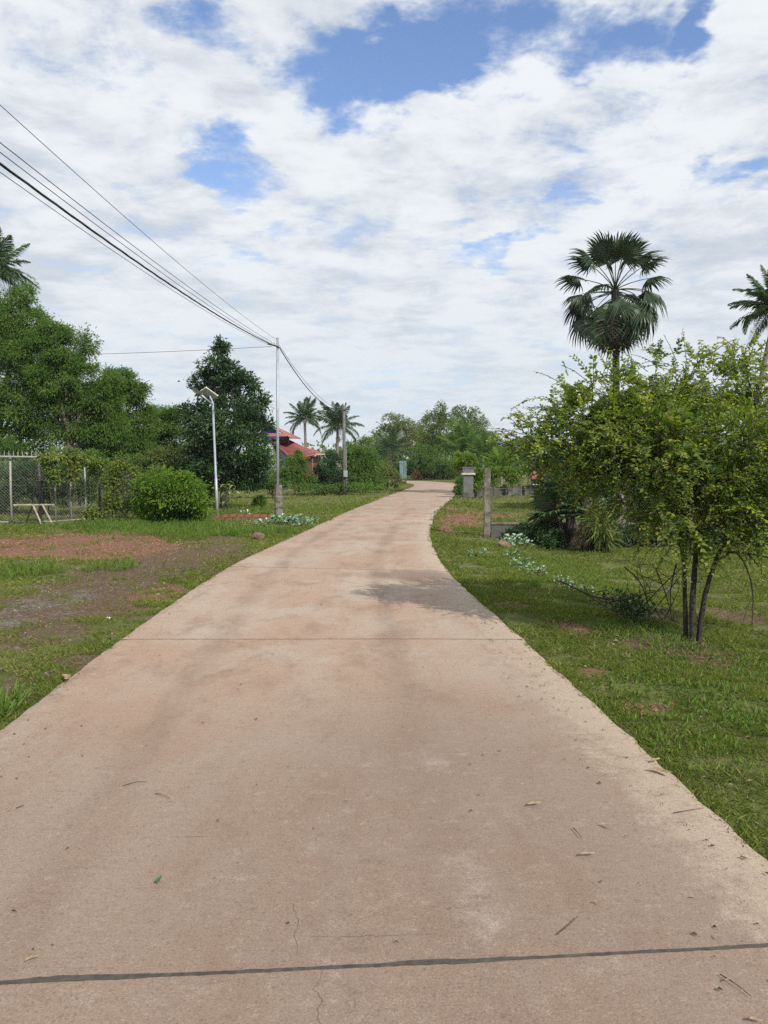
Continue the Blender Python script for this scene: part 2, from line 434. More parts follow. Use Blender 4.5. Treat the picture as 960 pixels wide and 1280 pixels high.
# ------------------------------------------------------------------ road line and terrain
LE = [(-2.0, -16.5), (-2.05, -7.6), (-2.12, -2.6), (-2.22, 2.30), (-2.45, 7.32), (-2.48, 12.7), (-2.16, 17.4), (-1.78, 22.3), (-1.40, 27.3), (-.95, 32.4), (-.42, 37.4),
      (.55, 47), (1.85, 59), (2.45, 66), (2.60, 73), (1.4, 80), (-2.2, 86), (-10, 91.5), (-24, 96), (-50, 99)]
RE = [(2.6, -16), (2.15, -7.1), (1.9, -2.25), (1.60, 2.605), (1.30, 7.32), (.99, 12.12), (1.02, 17.2), (1.33, 22.1), (1.75, 27.0), (2.35, 31.9), (3.0, 36.8),
      (4.1, 46), (5.45, 58.5), (6.3, 67), (6.6, 75), (5.3, 84), (1.2, 91.5), (-8, 97.5), (-23, 101), (-50, 104)]
def catmull(P, m):
    P = np.asarray(P, float); out = []
    Q = np.vstack([2 * P[0] - P[1], P, 2 * P[-1] - P[-2]])
    for i in range(1, len(Q) - 2):
        t = np.linspace(0, 1, m, endpoint=False)[:, None]
        a, b, c, d = Q[i - 1], Q[i], Q[i + 1], Q[i + 2]
        out.append(.5 * (2 * b + (c - a) * t + (2 * a - 5 * b + 4 * c - d) * t ** 2 + (3 * b - a - 3 * c + d) * t ** 3))
    out.append(P[-1:]); return np.vstack(out)
CL, CR = catmull(LE, 24), catmull(RE, 24)
CC = (CL + CR) / 2; HW = np.linalg.norm(CL - CR, axis=1) / 2
SARC = np.concatenate([[0], np.cumsum(np.linalg.norm(np.diff(CC, axis=0), axis=1))])
def road_dist(x, y):
    """distance outside the road edge (negative on the road) and side (+1 right)"""
    x = np.atleast_1d(np.asarray(x, float)); y = np.atleast_1d(np.asarray(y, float))
    d = np.empty(len(x)); s = np.empty(len(x))
    A = CC[:-1]; B = CC[1:] - A; bb = (B ** 2).sum(1)
    sub = slice(None, None, 2)
    A = CC[sub][:-1]; B = CC[sub][1:] - A; bb = (B ** 2).sum(1); hw = HW[sub]
    for i in range(0, len(x), 20000):
        px = x[i:i + 20000, None]; py = y[i:i + 20000, None]
        t = np.clip(((px - A[:, 0]) * B[:, 0] + (py - A[:, 1]) * B[:, 1]) / bb, 0, 1)
        ex = px - A[:, 0] - t * B[:, 0]; ey = py - A[:, 1] - t * B[:, 1]
        q = ex * ex + ey * ey; k = q.argmin(1); r = np.arange(len(k))
        tt = t[r, k]
        d[i:i + 20000] = np.sqrt(q[r, k]) - (hw[:-1][k] * (1 - tt) + hw[1:][k] * tt)
        s[i:i + 20000] = np.sign(ex[r, k] * B[k, 1] - ey[r, k] * B[k, 0])
    return d, s
WALL_Y = 18.55
def terrain(x, y):
    x = np.atleast_1d(np.asarray(x, float)); y = np.atleast_1d(np.asarray(y, float))
    d, s = road_dist(x, y)
    h = np.where(d > 0, -.03, -.03 - .07 * sstep(-d, 0, .2))
    drop = .24 * sstep(d, .9, 3.2) * (1 - sstep(y, WALL_Y - .1, WALL_Y + .1)) * (s > 0)
    dropl = .05 * sstep(d, .6, 4) * (s < 0)
    n = vnoise(np.c_[x, y] * .45, 3) - .5
    n2 = vnoise(np.c_[x, y] * 2.2, 2) - .5
    h = h - drop - dropl + (n * .13 + n2 * .035) * sstep(d, .15, 1.4) * np.where(np.abs(x) + y > 150, 0, 1)
    return h
def tz(x, y): return float(terrain(x, y)[0])
def G(px, py):
    """where the view ray through a photograph pixel meets the terrain"""
    d = ray(px, py); t = EYE / -d.z
    for _ in range(12):
        x, y = d.x * t, d.y * t
        t += (EYE + d.z * t - tz(x, y)) / -d.z * .8
    x, y = d.x * t, d.y * t
    return Vector((x, y, tz(x, y)))
def on(px, py_base, dz=0.0):
    g = G(px, py_base); g.z += dz; return g

# bare ground: ellipses (centre pixel, half widths in pixels, strength)
def ell(lst):
    out = []
    for px, py, rx, ry, a in lst:
        c = G(px, py); e = G(px + rx, py); n_ = G(px, py + ry); f_ = G(px, max(py - ry, 600))
        out.append((c.x, (n_.y + f_.y) / 2, abs(e.x - c.x), max(.1, (f_.y - n_.y) / 2), a))
    return out
E_BARE = ell([(70, 765, 190, 95, .97), (150, 725, 80, 24, .9), (250, 690, 40, 12, .4), (60, 860, 90, 60, .85), (870, 818, 75, 20, .85), (905, 770, 70, 12, .7), (640, 640, 90, 14, .25),
              (590, 668, 30, 12, .4), (800, 760, 60, 16, .6), (745, 905, 40, 20, .35), (890, 950, 40, 16, .3), (690, 690, 20, 6, .4), (560, 640, 20, 30, .4)])
E_RED = ell([(75, 684, 140, 18, .85), (0, 676, 90, 12, .8), (150, 690, 80, 13, .7), (190, 745, 45, 18, .5), (718, 786, 28, 11, .68), (742, 842, 32, 10, .66), (645, 757, 24, 7, .6), (812, 884, 40, 8, .6), (575, 652, 32, 9, .85), (600, 644, 60, 5, .7), (560, 664, 12, 10, .7),
             (560, 634, 14, 12, .6)])
E_GREY = ell([(0, 775, 80, 45, .45), (15, 735, 50, 12, .35)])
def emask(lst, x, y):
    m = np.zeros(len(x))
    for cx, cy, rx, ry, a in lst:
        r = np.sqrt(((x - cx) / rx) ** 2 + ((y - cy) / ry) ** 2)
        m = np.maximum(m, a * (1 - sstep(r, .55, 1.15)))
    return m
def masks(x, y):
    d, s = road_dist(x, y)
    return emask(E_BARE, x, y), emask(E_RED, x, y), emask(E_GREY, x, y), d, s

def build_ground():
    def axis(lo, a, b, hi, st):
        core = np.arange(a, b + 1e-6, st)
        up = [b]; g = st
        while up[-1] < hi: g *= 1.13; up.append(up[-1] + g)
        dn = [a]; g = st
        while dn[-1] > lo: g *= 1.13; dn.append(dn[-1] - g)
        return np.array(dn[:0:-1] + list(core) + up[1:])
    xs = axis(-1800, -15, 12, 1800, .16); ys = axis(-300, 1.5, 28, 3500, .16)
    X, Y = np.meshgrid(xs, ys); x, y = X.ravel(), Y.ravel()
    z = terrain(x, y)
    nx = len(xs); i = np.arange(len(ys) - 1)[:, None] * nx; k = np.arange(nx - 1)[None]
    F = np.stack([i + k, i + k + 1, i + nx + k + 1, i + nx + k], -1).reshape(-1, 4)
    bare, red, grey, d, s = masks(x, y)
    bare = np.maximum(bare, .45 * (1 - sstep(d, .0, .25)))
    me = mesh_np('ground', np.c_[x, y, z], [F], attrs={'bare': bare, 'red': red, 'grey': grey}, smooth=True)
    o = link('ground', me, 'ground_soil'); tag(o, kind='structure')
build_ground()

# ------------------------------------------------------------------ the concrete road: slabs and joints
def build_road():
    root = bpy.data.objects.new('road', None); COL.objects.link(root); tag(root, kind='structure')
    # arc positions of the joints: pairs of edge points 0..10 are joints; then every five metres
    jl = [24 * k for k in range(len(LE))]
    S = [SARC[24 * k] for k in range(1, 11)]
    S = [SARC[0]] + [S[0] - 4.5] + S
    while S[-1] + 5 < SARC[-1]: S.append(S[-1] + 5)
    def edge_at(s):
        lx = np.interp(s, SARC, CL[:, 0]); ly = np.interp(s, SARC, CL[:, 1]); rx = np.interp(s, SARC, CR[:, 0]); ry = np.interp(s, SARC, CR[:, 1])
        return np.c_[lx, ly], np.c_[rx, ry]
    scA, scB = G(528, 940), G(605, 1195)
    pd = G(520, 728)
    for j in range(len(S) - 1):
        gap = .006
        near = SARC[24] - 5 < S[j] < SARC[24 * 7]
        na, nc = (90, 44) if near else (10, 6)
        ss = np.linspace(S[j] + (gap if j < 6 else .005), S[j + 1] - (gap if j < 5 else .005), na + 1)
        Lp, Rp = edge_at(ss)
        u = np.linspace(0, 1, nc + 1)
        # worn, slightly ragged slab edges
        dirn = unit(Rp - Lp)
        wob = (vnoise(np.c_[Lp * 4.5], 4, .65) - .5) * .055; wob2 = (vnoise(np.c_[Rp * 4.5 + 40], 4, .65) - .5) * .06
        Lp = Lp + dirn * wob[:, None]; Rp = Rp + dirn * wob2[:, None]
        P = Lp[:, None] * (1 - u)[None, :, None] + Rp[:, None] * u[None, :, None]
        n_ = (na + 1) * (nc + 1)
        xy = P.reshape(-1, 2)
        zz = (vnoise(xy * .8, 2) - .5) * .006
        wid = np.linalg.norm(Rp - Lp, axis=1)
        de = (np.minimum(u, 1 - u)[None] * wid[:, None]).ravel()
        edge = (1 - sstep(de, .02, .85)) * np.tile(np.where(u > .5, 1.0, .62), na + 1)
        # the last 25 mm fall away a little
        zz -= .012 * (1 - sstep(de, 0, .08))
        top = np.c_[xy, zz]
        i = np.arange(na)[:, None] * (nc + 1); k = np.arange(nc)[None]
        F = np.stack([i + k, i + k + 1, i + nc + 2 + k, i + nc + 1 + k], -1).reshape(-1, 4)
        ring = np.concatenate([np.arange(nc + 1), (np.arange(1, na + 1)) * (nc + 1) + nc, na * (nc + 1) + np.arange(nc - 1, -1, -1), np.arange(na - 1, 0, -1) * (nc + 1)])
        bot = top[ring].copy(); bot[:, 2] = -.16
        m = len(ring); a = np.arange(m); b = (a + 1) % m
        SF = np.stack([ring[a], n_ + a, n_ + b, ring[b]], -1)
        V = np.vstack([top, bot])
        x, y = V[:, 0], V[:, 1]
        pad = lambda q: np.concatenate([q, np.zeros(m)])
        # pale scuff where a wheel dragged along the slab
        ab = np.array((scB.x - scA.x, scB.y - scA.y)); t = np.clip(((x - scA.x) * ab[0] + (y - scA.y) * ab[1]) / (ab @ ab), 0, 1)
        ds = np.hypot(x - scA.x - t * ab[0], y - scA.y - t * ab[1])
        scuff = (1 - sstep(ds, .005, .10)) * sstep(vnoise(np.c_[t * 9, t * 0], 3), .3, .65)
        shade_stain = np.exp(-(((x - pd.x) / .9) ** 2 + ((y - pd.y) / .8) ** 2) * 1.2) * 1.0  # soft dark patch painting the small tree's shadow over a faint stain
        uu = np.tile(u, na + 1)
        near_dim_wear = sstep(-y, -8.5, -2.6) * .72 + .40 * np.exp(-((x - .30) / .8) ** 2) * sstep(-y, -7.5, -3.5)  # centre wear, plus near darkening that paints in vignette and view angle
        ctr = (np.interp(y, CL[:, 1][:200], CL[:, 0][:200]) + np.interp(y, CR[:, 1][:200], CR[:, 0][:200])) / 2
        track = sum(np.exp(-((x - ctr - o_) / .24) ** 2) for o_ in (-.95, .62)) * .8
        me = mesh_np('slab', V, [F, SF], attrs={'track': track, 'edge': pad(edge), 'scuff': scuff, 'shade_stain': shade_stain, 'near_dim_wear': near_dim_wear})
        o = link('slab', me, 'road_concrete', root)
        # joint filler between this slab and the next
        s1 = S[j + 1]
        if s1 > SARC[-1] - 8: continue
        La, Ra = edge_at(np.array([s1])); La, Ra = La[0], Ra[0]
        q = 260 if near else 24
        tt = np.linspace(0.004, .996, q)
        c = La * (1 - tt)[:, None] + Ra * tt[:, None]
        ax = unit((Ra - La)[None])[0]; nr = np.array((-ax[1], ax[0]))
        big = abs(s1 - SARC[24 * 3]) < .1
        base = .0078 if big else .0075 if j < 5 else .0055
        w1 = base * (.45 + 1.6 * vnoise(np.c_[tt * 70, tt * 0 + j], 5, .85) ** 2); w2 = base * (.55 + 1.9 * vnoise(np.c_[tt * 38, tt * 0 + j + 9], 5, .8) ** 2)
        if big: # a few thick smears of filler
            for cc_, ww in ((.33, .05), (.62, .03), (.97, .07)): w2 = w2 + .011 * np.exp(-((tt - cc_) / ww) ** 2) * (.5 + vnoise(np.c_[tt * 60, tt * 0 + 3], 3)); w1 = w1 + .004 * np.exp(-((tt - cc_ - .03) / ww) ** 2)
        drift = (vnoise(np.c_[tt * 6, tt * 0 + j + 4], 3) - .5) * .008
        c = c + nr * drift[:, None]
        zf = lambda e: (vnoise(e * .8, 2) - .5) * .006 + .0022
        A = c - nr * w1[:, None]; B = c + nr * w2[:, None]; A = np.c_[A, zf(A)]; B = np.c_[B, zf(B)]
        A2 = A.copy(); A2[:, 2] = -.05; B2 = B.copy(); B2[:, 2] = -.05
        VV = np.vstack([A, B, A2, B2]); i = np.arange(q - 1)
        FF = [np.stack([i, i + 1, q + i + 1, q + i], -1)[:, ::-1], np.stack([i, 2 * q + i, 2 * q + i + 1, i + 1], -1)[:, ::-1], np.stack([q + i, q + i + 1, 3 * q + i + 1, 3 * q + i], -1)[:, ::-1]]
        link('joint_filler', mesh_np('joint_filler', VV, FF), 'tar' if big else 'joint_dark', root)
build_road()
def cracks():
    root = bpy.data.objects['road']
    for pts in ([(408, 1206), (402, 1222), (392, 1236), (401, 1252), (398, 1268), (405, 1290)], [(366, 1128), (372, 1150), (368, 1172), (376, 1196)], 
                [(388, 1171), (420, 1172), (452, 1170), (500, 1169), (545, 1167)], [(215, 1046), (240, 1047), (262, 1045)], [(600, 806), (612, 815), (628, 820)]):
        P = []
        for x, y in pts:
            d = ray(x, y); k = EYE / -d.z; P.append((d.x * k, d.y * k))
        q = catmull(P, 7); q = q + (vnoise(q * 40, 3) - .5)[:, None] * .02
        T = unit(np.gradient(q, axis=0)); N = np.c_[-T[:, 1], T[:, 0]]; w = (.0003 + .0010 * vnoise(q * 25 + 9, 2) * np.sin(np.linspace(.15, 3.0, len(q))))[:, None]
        z = (vnoise(q * .8, 2) - .5) * .006 + .0016; m = len(q); i = np.arange(m - 1)
        V = np.vstack([np.c_[q - N * w, z], np.c_[q + N * w, z]])
        link('crack', mesh_np('crack', V, [np.stack([m + i, m + i + 1, i + 1, i], -1)]), 'joint_dark', root)
cracks()

# ------------------------------------------------------------------ grass and ground plants
def build_grass():
    def zone(n, ymin, ymax, marg):
        # points spread over the wedge the picture shows, with a margin
        y = np.sqrt(rng.random(n) * (ymax ** 2 - ymin ** 2) + ymin ** 2)
        x = (rng.random(n) * 2 - 1) * (.52 * y + marg)
        return x, y
    spec = [  # count, y range, blade height, width, lean
        (330000, 2.4, 6.5, .042, .0055), (350000, 6.0, 12, .05, .0085), (270000, 11, 21, .065, .016), (170000, 20, 36, .09, .03), (60000, 34, 70, .12, .06)]
    Vs, Fs, Ts, n0 = [], [], [], 0
    for cnt, y0, y1, hgt, wid in spec:
        x, y = zone(cnt, y0, y1, 1.6)
        bare, red, grey, d, s = masks(x, y)
        clump = vnoise(np.c_[x, y] * 3.0, 3)
        patch = vnoise(np.c_[x, y] * .9 + 31, 3)
        dens = .35 + 1.3 * (clump - .3)
        dens = dens - .75 * sstep(vnoise(np.c_[x, y] * 2.1 + 11, 4, .6), .53, .66)
        dens = np.where(s < 0, dens * .75, dens)
        dens *= 1 - np.clip(np.maximum(np.maximum(bare, red), grey) * (.72 + .6 * sstep(vnoise(np.c_[x, y] * 1.9 + 5, 4, .6), .42, .56)), 0, .97)
        eg = vnoise(np.c_[x, y] * 4.2 + 3, 3)
        dens = np.where(d < .14, dens + 1.2 * (eg - .3), dens); dens = dens + .55 * (s < 0) * (1 - sstep(d, .25, .8)) * sstep(eg, .35, .6)
        keep = (d > -.02 - .12 * sstep(eg, .5, .75)) & (rng.random(cnt) < dens)
        keep &= ~((x > 2.5) & (np.abs(y - WALL_Y) < .15))
        x, y, d, s, clump, patch = (q[keep] for q in (x, y, d, s, clump, patch))
        m = len(x); z = terrain(x, y)
        h = hgt * (.45 + 1.1 * rng.random(m)) * (.6 + .9 * clump)
        a = rng.random(m) * 2 * np.pi; lean = .6 + 1.7 * rng.random(m)
        D = np.c_[np.cos(a) * lean, np.sin(a) * lean, np.ones(m)]; D = unit(D)
        V, F = leaves_np(np.c_[x, y, z - .004], D, h, wid * (.7 + .8 * rng.random(m)), .1)
        tone = np.clip(.30 + .5 * (patch - .5) + .9 * (clump - .5) * .4 + .17 * rng.standard_normal(m) + np.where(s < 0, .06, 0), 0, 1)
        tone = np.where(rng.random(m) < .05 + .16 * sstep(vnoise(np.c_[x, y] * 1.6 + 70, 3), .53, .7), .84 + .16 * rng.random(m), tone)
        Vs.append(V); Fs.append(F + n0); n0 += len(V); Ts.append(np.repeat(tone, 4))
    me = mesh_np('grass', np.concatenate(Vs), [np.concatenate(Fs)], np.concatenate(Ts))
    o = link('grass', me, 'grass_blade'); stuff(o)
build_grass()

def tuft_strip(name, zones, hgt, wid, mat, tone0=.5):
    """thicker weeds: zones of (centre pixel x, base y, half width px, half depth px, count)"""
    Vs, Fs, Ts, n0 = [], [], [], 0
    for px, py, rx, ry, cnt in zones:
        c = G(px, py); ex = abs(G(px + rx, py).x - c.x); f = G(px, max(py - ry, 605)).y; n_ = G(px, py + ry).y
        a = rng.random(cnt) * 2 * np.pi; r = np.sqrt(rng.random(cnt))
        x = c.x + np.cos(a) * r * ex; y = (f + n_) / 2 + np.sin(a) * r * (f - n_) / 2
        d, s = road_dist(x, y); k = (d > .08) & (vnoise(np.c_[x, y] * 2.5, 3) > .38); x, y = x[k], y[k]; m = len(x)
        z = terrain(x, y); a = rng.random(m) * 2 * np.pi; ln = .2 + .9 * rng.random(m)
        base = np.c_[x, y, z + rng.random(m) ** 2 * hgt * .6]
        D = np.c_[np.cos(a) * ln, np.sin(a) * ln, np.ones(m) * .9]
        V, F = leaves_np(base, D, hgt * (.4 + .8 * rng.random(m)), wid * (.6 + .8 * rng.random(m)), .15)
        Vs.append(V); Fs.append(F + n0); n0 += len(V); Ts.append(np.repeat(np.clip(tone0 + .2 * rng.standard_normal(m), 0, 1), 4))
    return stuff(link(name, mesh_np(name, np.concatenate(Vs), [np.concatenate(Fs)], np.concatenate(Ts)), mat))
tuft_strip('tall_grass', [(130, 658, 50, 5, 2200), (60, 660, 60, 3, 500), (195, 662, 80, 8, 4800), (260, 668, 60, 8, 3000), (330, 668, 50, 5, 1800), (30, 718, 45, 8, 600), (140, 712, 30, 5, 300), (15, 890, 20, 12, 150), (480, 628, 60, 4, 900), (430, 640, 60, 4, 900), (300, 640, 40, 4, 500)], .15, .018, 'grass_lush')
tuft_strip('low_weeds', [(700, 708, 55, 14, 1900), (640, 705, 40, 10, 800), (745, 745, 60, 16, 1400), (560, 655, 12, 20, 200), (900, 830, 80, 20, 1100), (800, 790, 50, 20, 900), (930, 890, 60, 40, 700), (850, 900, 100, 50, 500), (690, 690, 110, 4, 900), (850, 690, 110, 5, 700)], .06, .014, 'grass_lush', .55)
tuft_strip('broad_weeds', [(850, 910, 110, 70, 420), (780, 830, 60, 40, 160), (930, 860, 60, 40, 200), (670, 720, 60, 14, 420), (720, 720, 50, 14, 420), (110, 720, 130, 30, 300), (60, 860, 60, 40, 140), (700, 770, 60, 20, 200)], .042, .017, 'grass_lush', .55)

def leaf_litter():
    P, D, T, L = [], [], [], []
    for px, py, rx, ry, cnt in [(870, 818, 80, 18, 420), (910, 768, 70, 10, 200), (100, 770, 170, 80, 900), (800, 775, 60, 18, 160), (850, 930, 110, 90, 230), (760, 830, 60, 50, 90), (930, 860, 60, 40, 90), (700, 740, 90, 30, 120), (250, 690, 60, 14, 120)]:
        c = G(px, py); ex = abs(G(px + rx, py).x - c.x); f = G(px, py - ry).y; n_ = G(px, py + ry).y
        a = rng.random(cnt) * 6.283; r = np.sqrt(rng.random(cnt))
        x = c.x + np.cos(a) * r * ex; y = (f + n_) / 2 + np.sin(a) * r * (f - n_) / 2
        d, s = road_dist(x, y); k = d > .05; x, y = x[k], y[k]; m = len(x)
        P.append(np.c_[x, y, terrain(x, y) + .008 + .02 * rng.random(m)]); a = rng.random(m) * 6.283
        D.append(np.c_[np.cos(a), np.sin(a), rng.standard_normal(m) * .15]); T.append(np.clip(rng.random(m) ** 1.3, 0, 1)); L.append(.015 + .03 * rng.random(m))
    P, D, T, L = map(np.concatenate, (P, D, T, L))
    stuff(leaf_obj('leaf_litter', P, D, L, L * .42, T, 'leaf_litter', None, .2, np.tile((0, 0, 1.0), (len(P), 1)) + .3 * rng.standard_normal((len(P), 3))))
leaf_litter()

def gravel(name, E, n, mat, smin, smax):
    X = []
    for cx, cy, rx, ry, a in E:
        if rx * ry < .02: continue
        m = int(n * min(1, rx * ry / 6)) + 30; r = np.sqrt(rng.random(m)) * 1.05; th = rng.random(m) * 6.283
        X.append(np.c_[cx + np.cos(th) * r * rx, cy + np.sin(th) * r * ry])
    X = np.concatenate(X); d, _ = road_dist(X[:, 0], X[:, 1]); k = (d > .1) & (vnoise(X * 2.2, 3) > .42) & (X[:, 1] < 30); X = X[k]; m = len(X)
    O = np.array([(1, 0, 0), (0, 1, 0), (-1, 0, 0), (0, -1, 0), (0, 0, .8), (0, 0, -.8)]); F = np.array([(0, 1, 4), (1, 2, 4), (2, 3, 4), (3, 0, 4), (1, 0, 5), (2, 1, 5), (3, 2, 5), (0, 3, 5)])
    s_ = (smin + (smax - smin) * rng.random(m) ** 2.5); V = O[None] * (.6 + .8 * rng.random((m, 6, 1))) * s_[:, None, None]
    th = rng.random(m) * 6.283; c, q = np.cos(th)[:, None], np.sin(th)[:, None]
    V = np.stack([V[..., 0] * c - V[..., 1] * q, V[..., 0] * q + V[..., 1] * c, V[..., 2]], -1)
    V[..., 0] += X[:, 0:1]; V[..., 1] += X[:, 1:2]; V[..., 2] += terrain(X[:, 0], X[:, 1])[:, None] + .2 * s_[:, None]
    stuff(link(name, mesh_np(name, V.reshape(-1, 3), [(np.arange(m)[:, None, None] * 6 + F[None]).reshape(-1, 3)], np.repeat(rng.random(m), 6)), mat))
leafy('gravel_red', [(0, (.12, .055, .035)), (.5, (.21, .105, .068)), (1, (.31, .19, .135))], 0, .95, .1)
leafy('gravel_grey', [(0, (.07, .06, .052)), (.5, (.13, .112, .095)), (1, (.24, .21, .18))], 0, .95, .1)
gravel('red_gravel', E_RED, 4200, 'gravel_red', .005, .024)
gravel('grey_gravel', E_GREY + E_BARE[:2] + E_BARE[3:4], 2600, 'gravel_grey', .004, .017)

# ------------------------------------------------------------------ trees
def crown_leaves(lobes, nleaf, sub=26, spread=.2, droop=.2, shell=.45, skip=.41):
    """lobes: (x, y, z, rx, ry, rz); returns leaf bases, directions and tones. Leaves sit in small clusters spread through each lobe."""
    lobes = np.asarray(lobes, float)
    vol = (lobes[:, 3] * lobes[:, 4] * lobes[:, 5]) ** (2 / 3); vol /= vol.sum()
    P, D, T = [], [], []
    for lb, v in zip(lobes, vol):
        n = int(nleaf * v); ns = max(6, int(sub))
        u = unit(rng.standard_normal((ns, 3))); u[:, 2] = u[:, 2] * .9 + .06
        r = (shell + (1 - shell) * rng.random(ns) ** .5)
        C = lb[:3] + u * r[:, None] * lb[3:]
        size = spread * (.55 + .9 * rng.random(ns))
        wgt = size ** 2; wgt /= wgt.sum()
        tone_c = .5 + .17 * rng.standard_normal(ns)
        k = rng.choice(ns, n, p=wgt)
        off = rng.standard_normal((n, 3)) * size[k][:, None] * lb[3:] * np.array((1, 1, .72))
        p = C[k] + off
        out = unit(p - lb[:3]) * .6 + unit(off) * .7 + .55 * rng.standard_normal((n, 3)); out[:, 2] -= droop
        P.append(p); D.append(out); T.append(np.clip(tone_c[k] + .13 * rng.standard_normal(n), 0, 1))
    P, D, T = map(np.concatenate, (P, D, T))
    rm = float(np.median(lobes[:, 3:].mean(1)))
    k = vnoise(P / (rm * .42) + rng.uniform(0, 90), 2, .6) + .05 * rng.standard_normal(len(P)) > skip
    return P[k], D[k], T[k]
def limb(mb, a, b, r0, r1, bend=.12, n=6, k=6):
    a, b = np.array(tuple(a), float), np.array(tuple(b), float); L = np.linalg.norm(b - a)
    t = np.linspace(0, 1, k)[:, None]; j = rng.standard_normal(3) * bend * L; j[2] = abs(j[2]) * .6
    pts = a + (b - a) * t + np.sin(t * np.pi) * j * .6
    mb.tube(pts, r0 + (r1 - r0) * t[:, 0] ** .8, n, wob=.08)
    return pts
def tree(name, base, label, cat, lobes_px, Y, nleaf, leaf, lsize, trunk_r, group=None, depth=.8, bark='bark_grey', sub=26, spread=.2, droop=.2, shell=.45, aspect=.45, stems=1, skip=.41):
    """lobes_px: (pixel x, pixel y, pixel half width, pixel half height[, depth offset in m])"""
    t = thing(name, base, label, cat, group)
    lobes = []
    for lb in lobes_px:
        dy = lb[4] if len(lb) > 4 else rng.uniform(-.3, .3) * 2
        c = at(lb[0], lb[1], Y + dy); k = (Y + dy) / FPX
        lobes.append((c.x, c.y, c.z, lb[2] * k * .92, lb[2] * k * depth, lb[3] * k * .92))
    mb = MB()
    top = np.mean([l[:3] for l in lobes], axis=0); low = min(l[2] - l[5] for l in lobes)
    for s_ in range(stems):
        o = np.array((rng.uniform(-.3, .3), rng.uniform(-.3, .3), 0)) * (stems > 1)
        fork = np.array((base[0] * .6 + top[0] * .4, base[1] * .6 + top[1] * .4, max(low + .1, base[2] + (top[2] - base[2]) * .45))) + o
        limb(mb, np.array((base[0], base[1], base[2] - .12)) + o * .5, fork, trunk_r, trunk_r * .7, .06, 8)
        for l in lobes:
            limb(mb, fork - (0, 0, rng.random() * .3), l[:3], trunk_r * .5, trunk_r * .12, .12)
    mb.build('trunk', bark, t, True)
    P, D, T = crown_leaves(lobes, nleaf, sub, spread, droop, shell, skip)
    k = P[:, 2] > base[2] + .05; P, D, T = P[k], D[k], T[k]
    L = lsize * (.6 + .7 * rng.random(len(P)))
    stuff(leaf_obj('crown', P, D, L, L * aspect, T, leaf, t, .2))
    return t
def shrub(name, px, pyb, label, lobes_px, nleaf, leaf, lsize, cat='shrub', group=None, Y=None, r=.03, **kw):
    b = G(px, pyb) if Y is None else Vector((at(px, 600, Y).x, Y, tz(at(px, 600, Y).x, Y)))
    kw.setdefault('stems', 3); kw.setdefault('bark', 'twig_brown')
    return tree(name, b, label, cat, lobes_px, b.y, int(nleaf * 1.6), leaf, lsize * .78, r, group, **kw)

def base_at(px, Y):
    x = at(px, 600, Y).x; return Vector((x, Y, tz(x, Y)))
GL = 'leafy trees behind the wire fence'
# left-hand wood, four separate trees and the undergrowth under them
tree('leafy_tree', base_at(-10, 35), 'tallest bright green tree behind the wire fence, beneath the leaning coconut palm', 'tree',
     [(30, 368, 17, 20), (12, 385, 26, 24), (8, 420, 40, 36), (44, 410, 24, 26), (20, 405, 34, 26), (40, 448, 40, 36), (-20, 395, 40, 40), (-40, 430, 55, 50), (0, 480, 55, 50), (45, 505, 42, 42), (-60, 510, 60, 60), (10, 550, 60, 35)], 34, 110000, 'leaf_acacia', .135, .2, GL, sub=64, spread=.15, droop=.5, aspect=.28, shell=.42, skip=.375)
tree('leafy_tree', base_at(85, 33), 'rounded green tree behind the middle of the wire fence', 'tree',
     [(62, 424, 24, 26), (92, 436, 26, 34), (72, 470, 36, 36), (112, 482, 30, 34), (92, 520, 48, 40), (128, 520, 30, 40), (45, 455, 26, 36), (140, 480, 16, 22)], 33, 85000, 'leaf_acacia', .13, .17, GL, sub=60, spread=.15, droop=.5, aspect=.28, shell=.42, skip=.375)
tree('leafy_tree', base_at(150, 36), 'shorter feathery tree with a thin ragged top behind the vine covered fence corner', 'tree',
     [(152, 476, 20, 18), (170, 496, 16, 20), (184, 520, 12, 14), (140, 510, 32, 32), (165, 540, 32, 30), (130, 550, 34, 30)], 36, 55000, 'leaf_acacia', .135, .14, GL, sub=48, spread=.17, droop=.45, aspect=.28, shell=.4, skip=.38)
tree('leafy_tree', base_at(205, 40), 'low green tree in the gap beside the dark conical tree', 'tree',
     [(196, 532, 26, 22), (218, 528, 22, 20), (205, 560, 34, 26), (180, 560, 26, 26)], 40, 34000, 'leaf_acacia', .14, .12, GL, sub=36, spread=.17, aspect=.3)
shrub('shrub', 215, 640, 'flat spreading olive shrub behind the round bright bush', [(212, 572, 30, 12), (240, 568, 20, 9), (196, 580, 26, 14), (225, 592, 32, 16)], 9000, 'leaf_olive', .15, Y=33, sub=24)
GU = 'dark undergrowth bushes inside the wire fence'
for lab, px, lb in (('dark bush inside the fence behind the spiked panel', 0, [(-30, 600, 34, 30), (5, 604, 30, 26), (-10, 625, 30, 16)]),
                    ('dark bush inside the fence behind the trestle', 55, [(40, 598, 28, 26), (70, 606, 24, 24), (55, 590, 26, 16)]),
                    ('dense bush under the trees behind the vine covered corner', 165, [(165, 590, 36, 24), (140, 600, 30, 24), (190, 604, 28, 22), (215, 612, 26, 18)]),
                    ('broad bush under the trees left of the conical tree', 235, [(235, 600, 24, 22), (250, 612, 20, 18), (225, 585, 20, 14)]),
                    ('dark bush inside the fence next to the vine corner', 112, [(98, 600, 24, 30), (122, 605, 22, 28), (110, 580, 22, 18)])):
    shrub('bush', px, 640, lab, lb, 9000, 'leaf_dark' if px < 100 else 'leaf_acacia', .13, 'bush', GU, Y=28 if px < 130 else 33, sub=24)

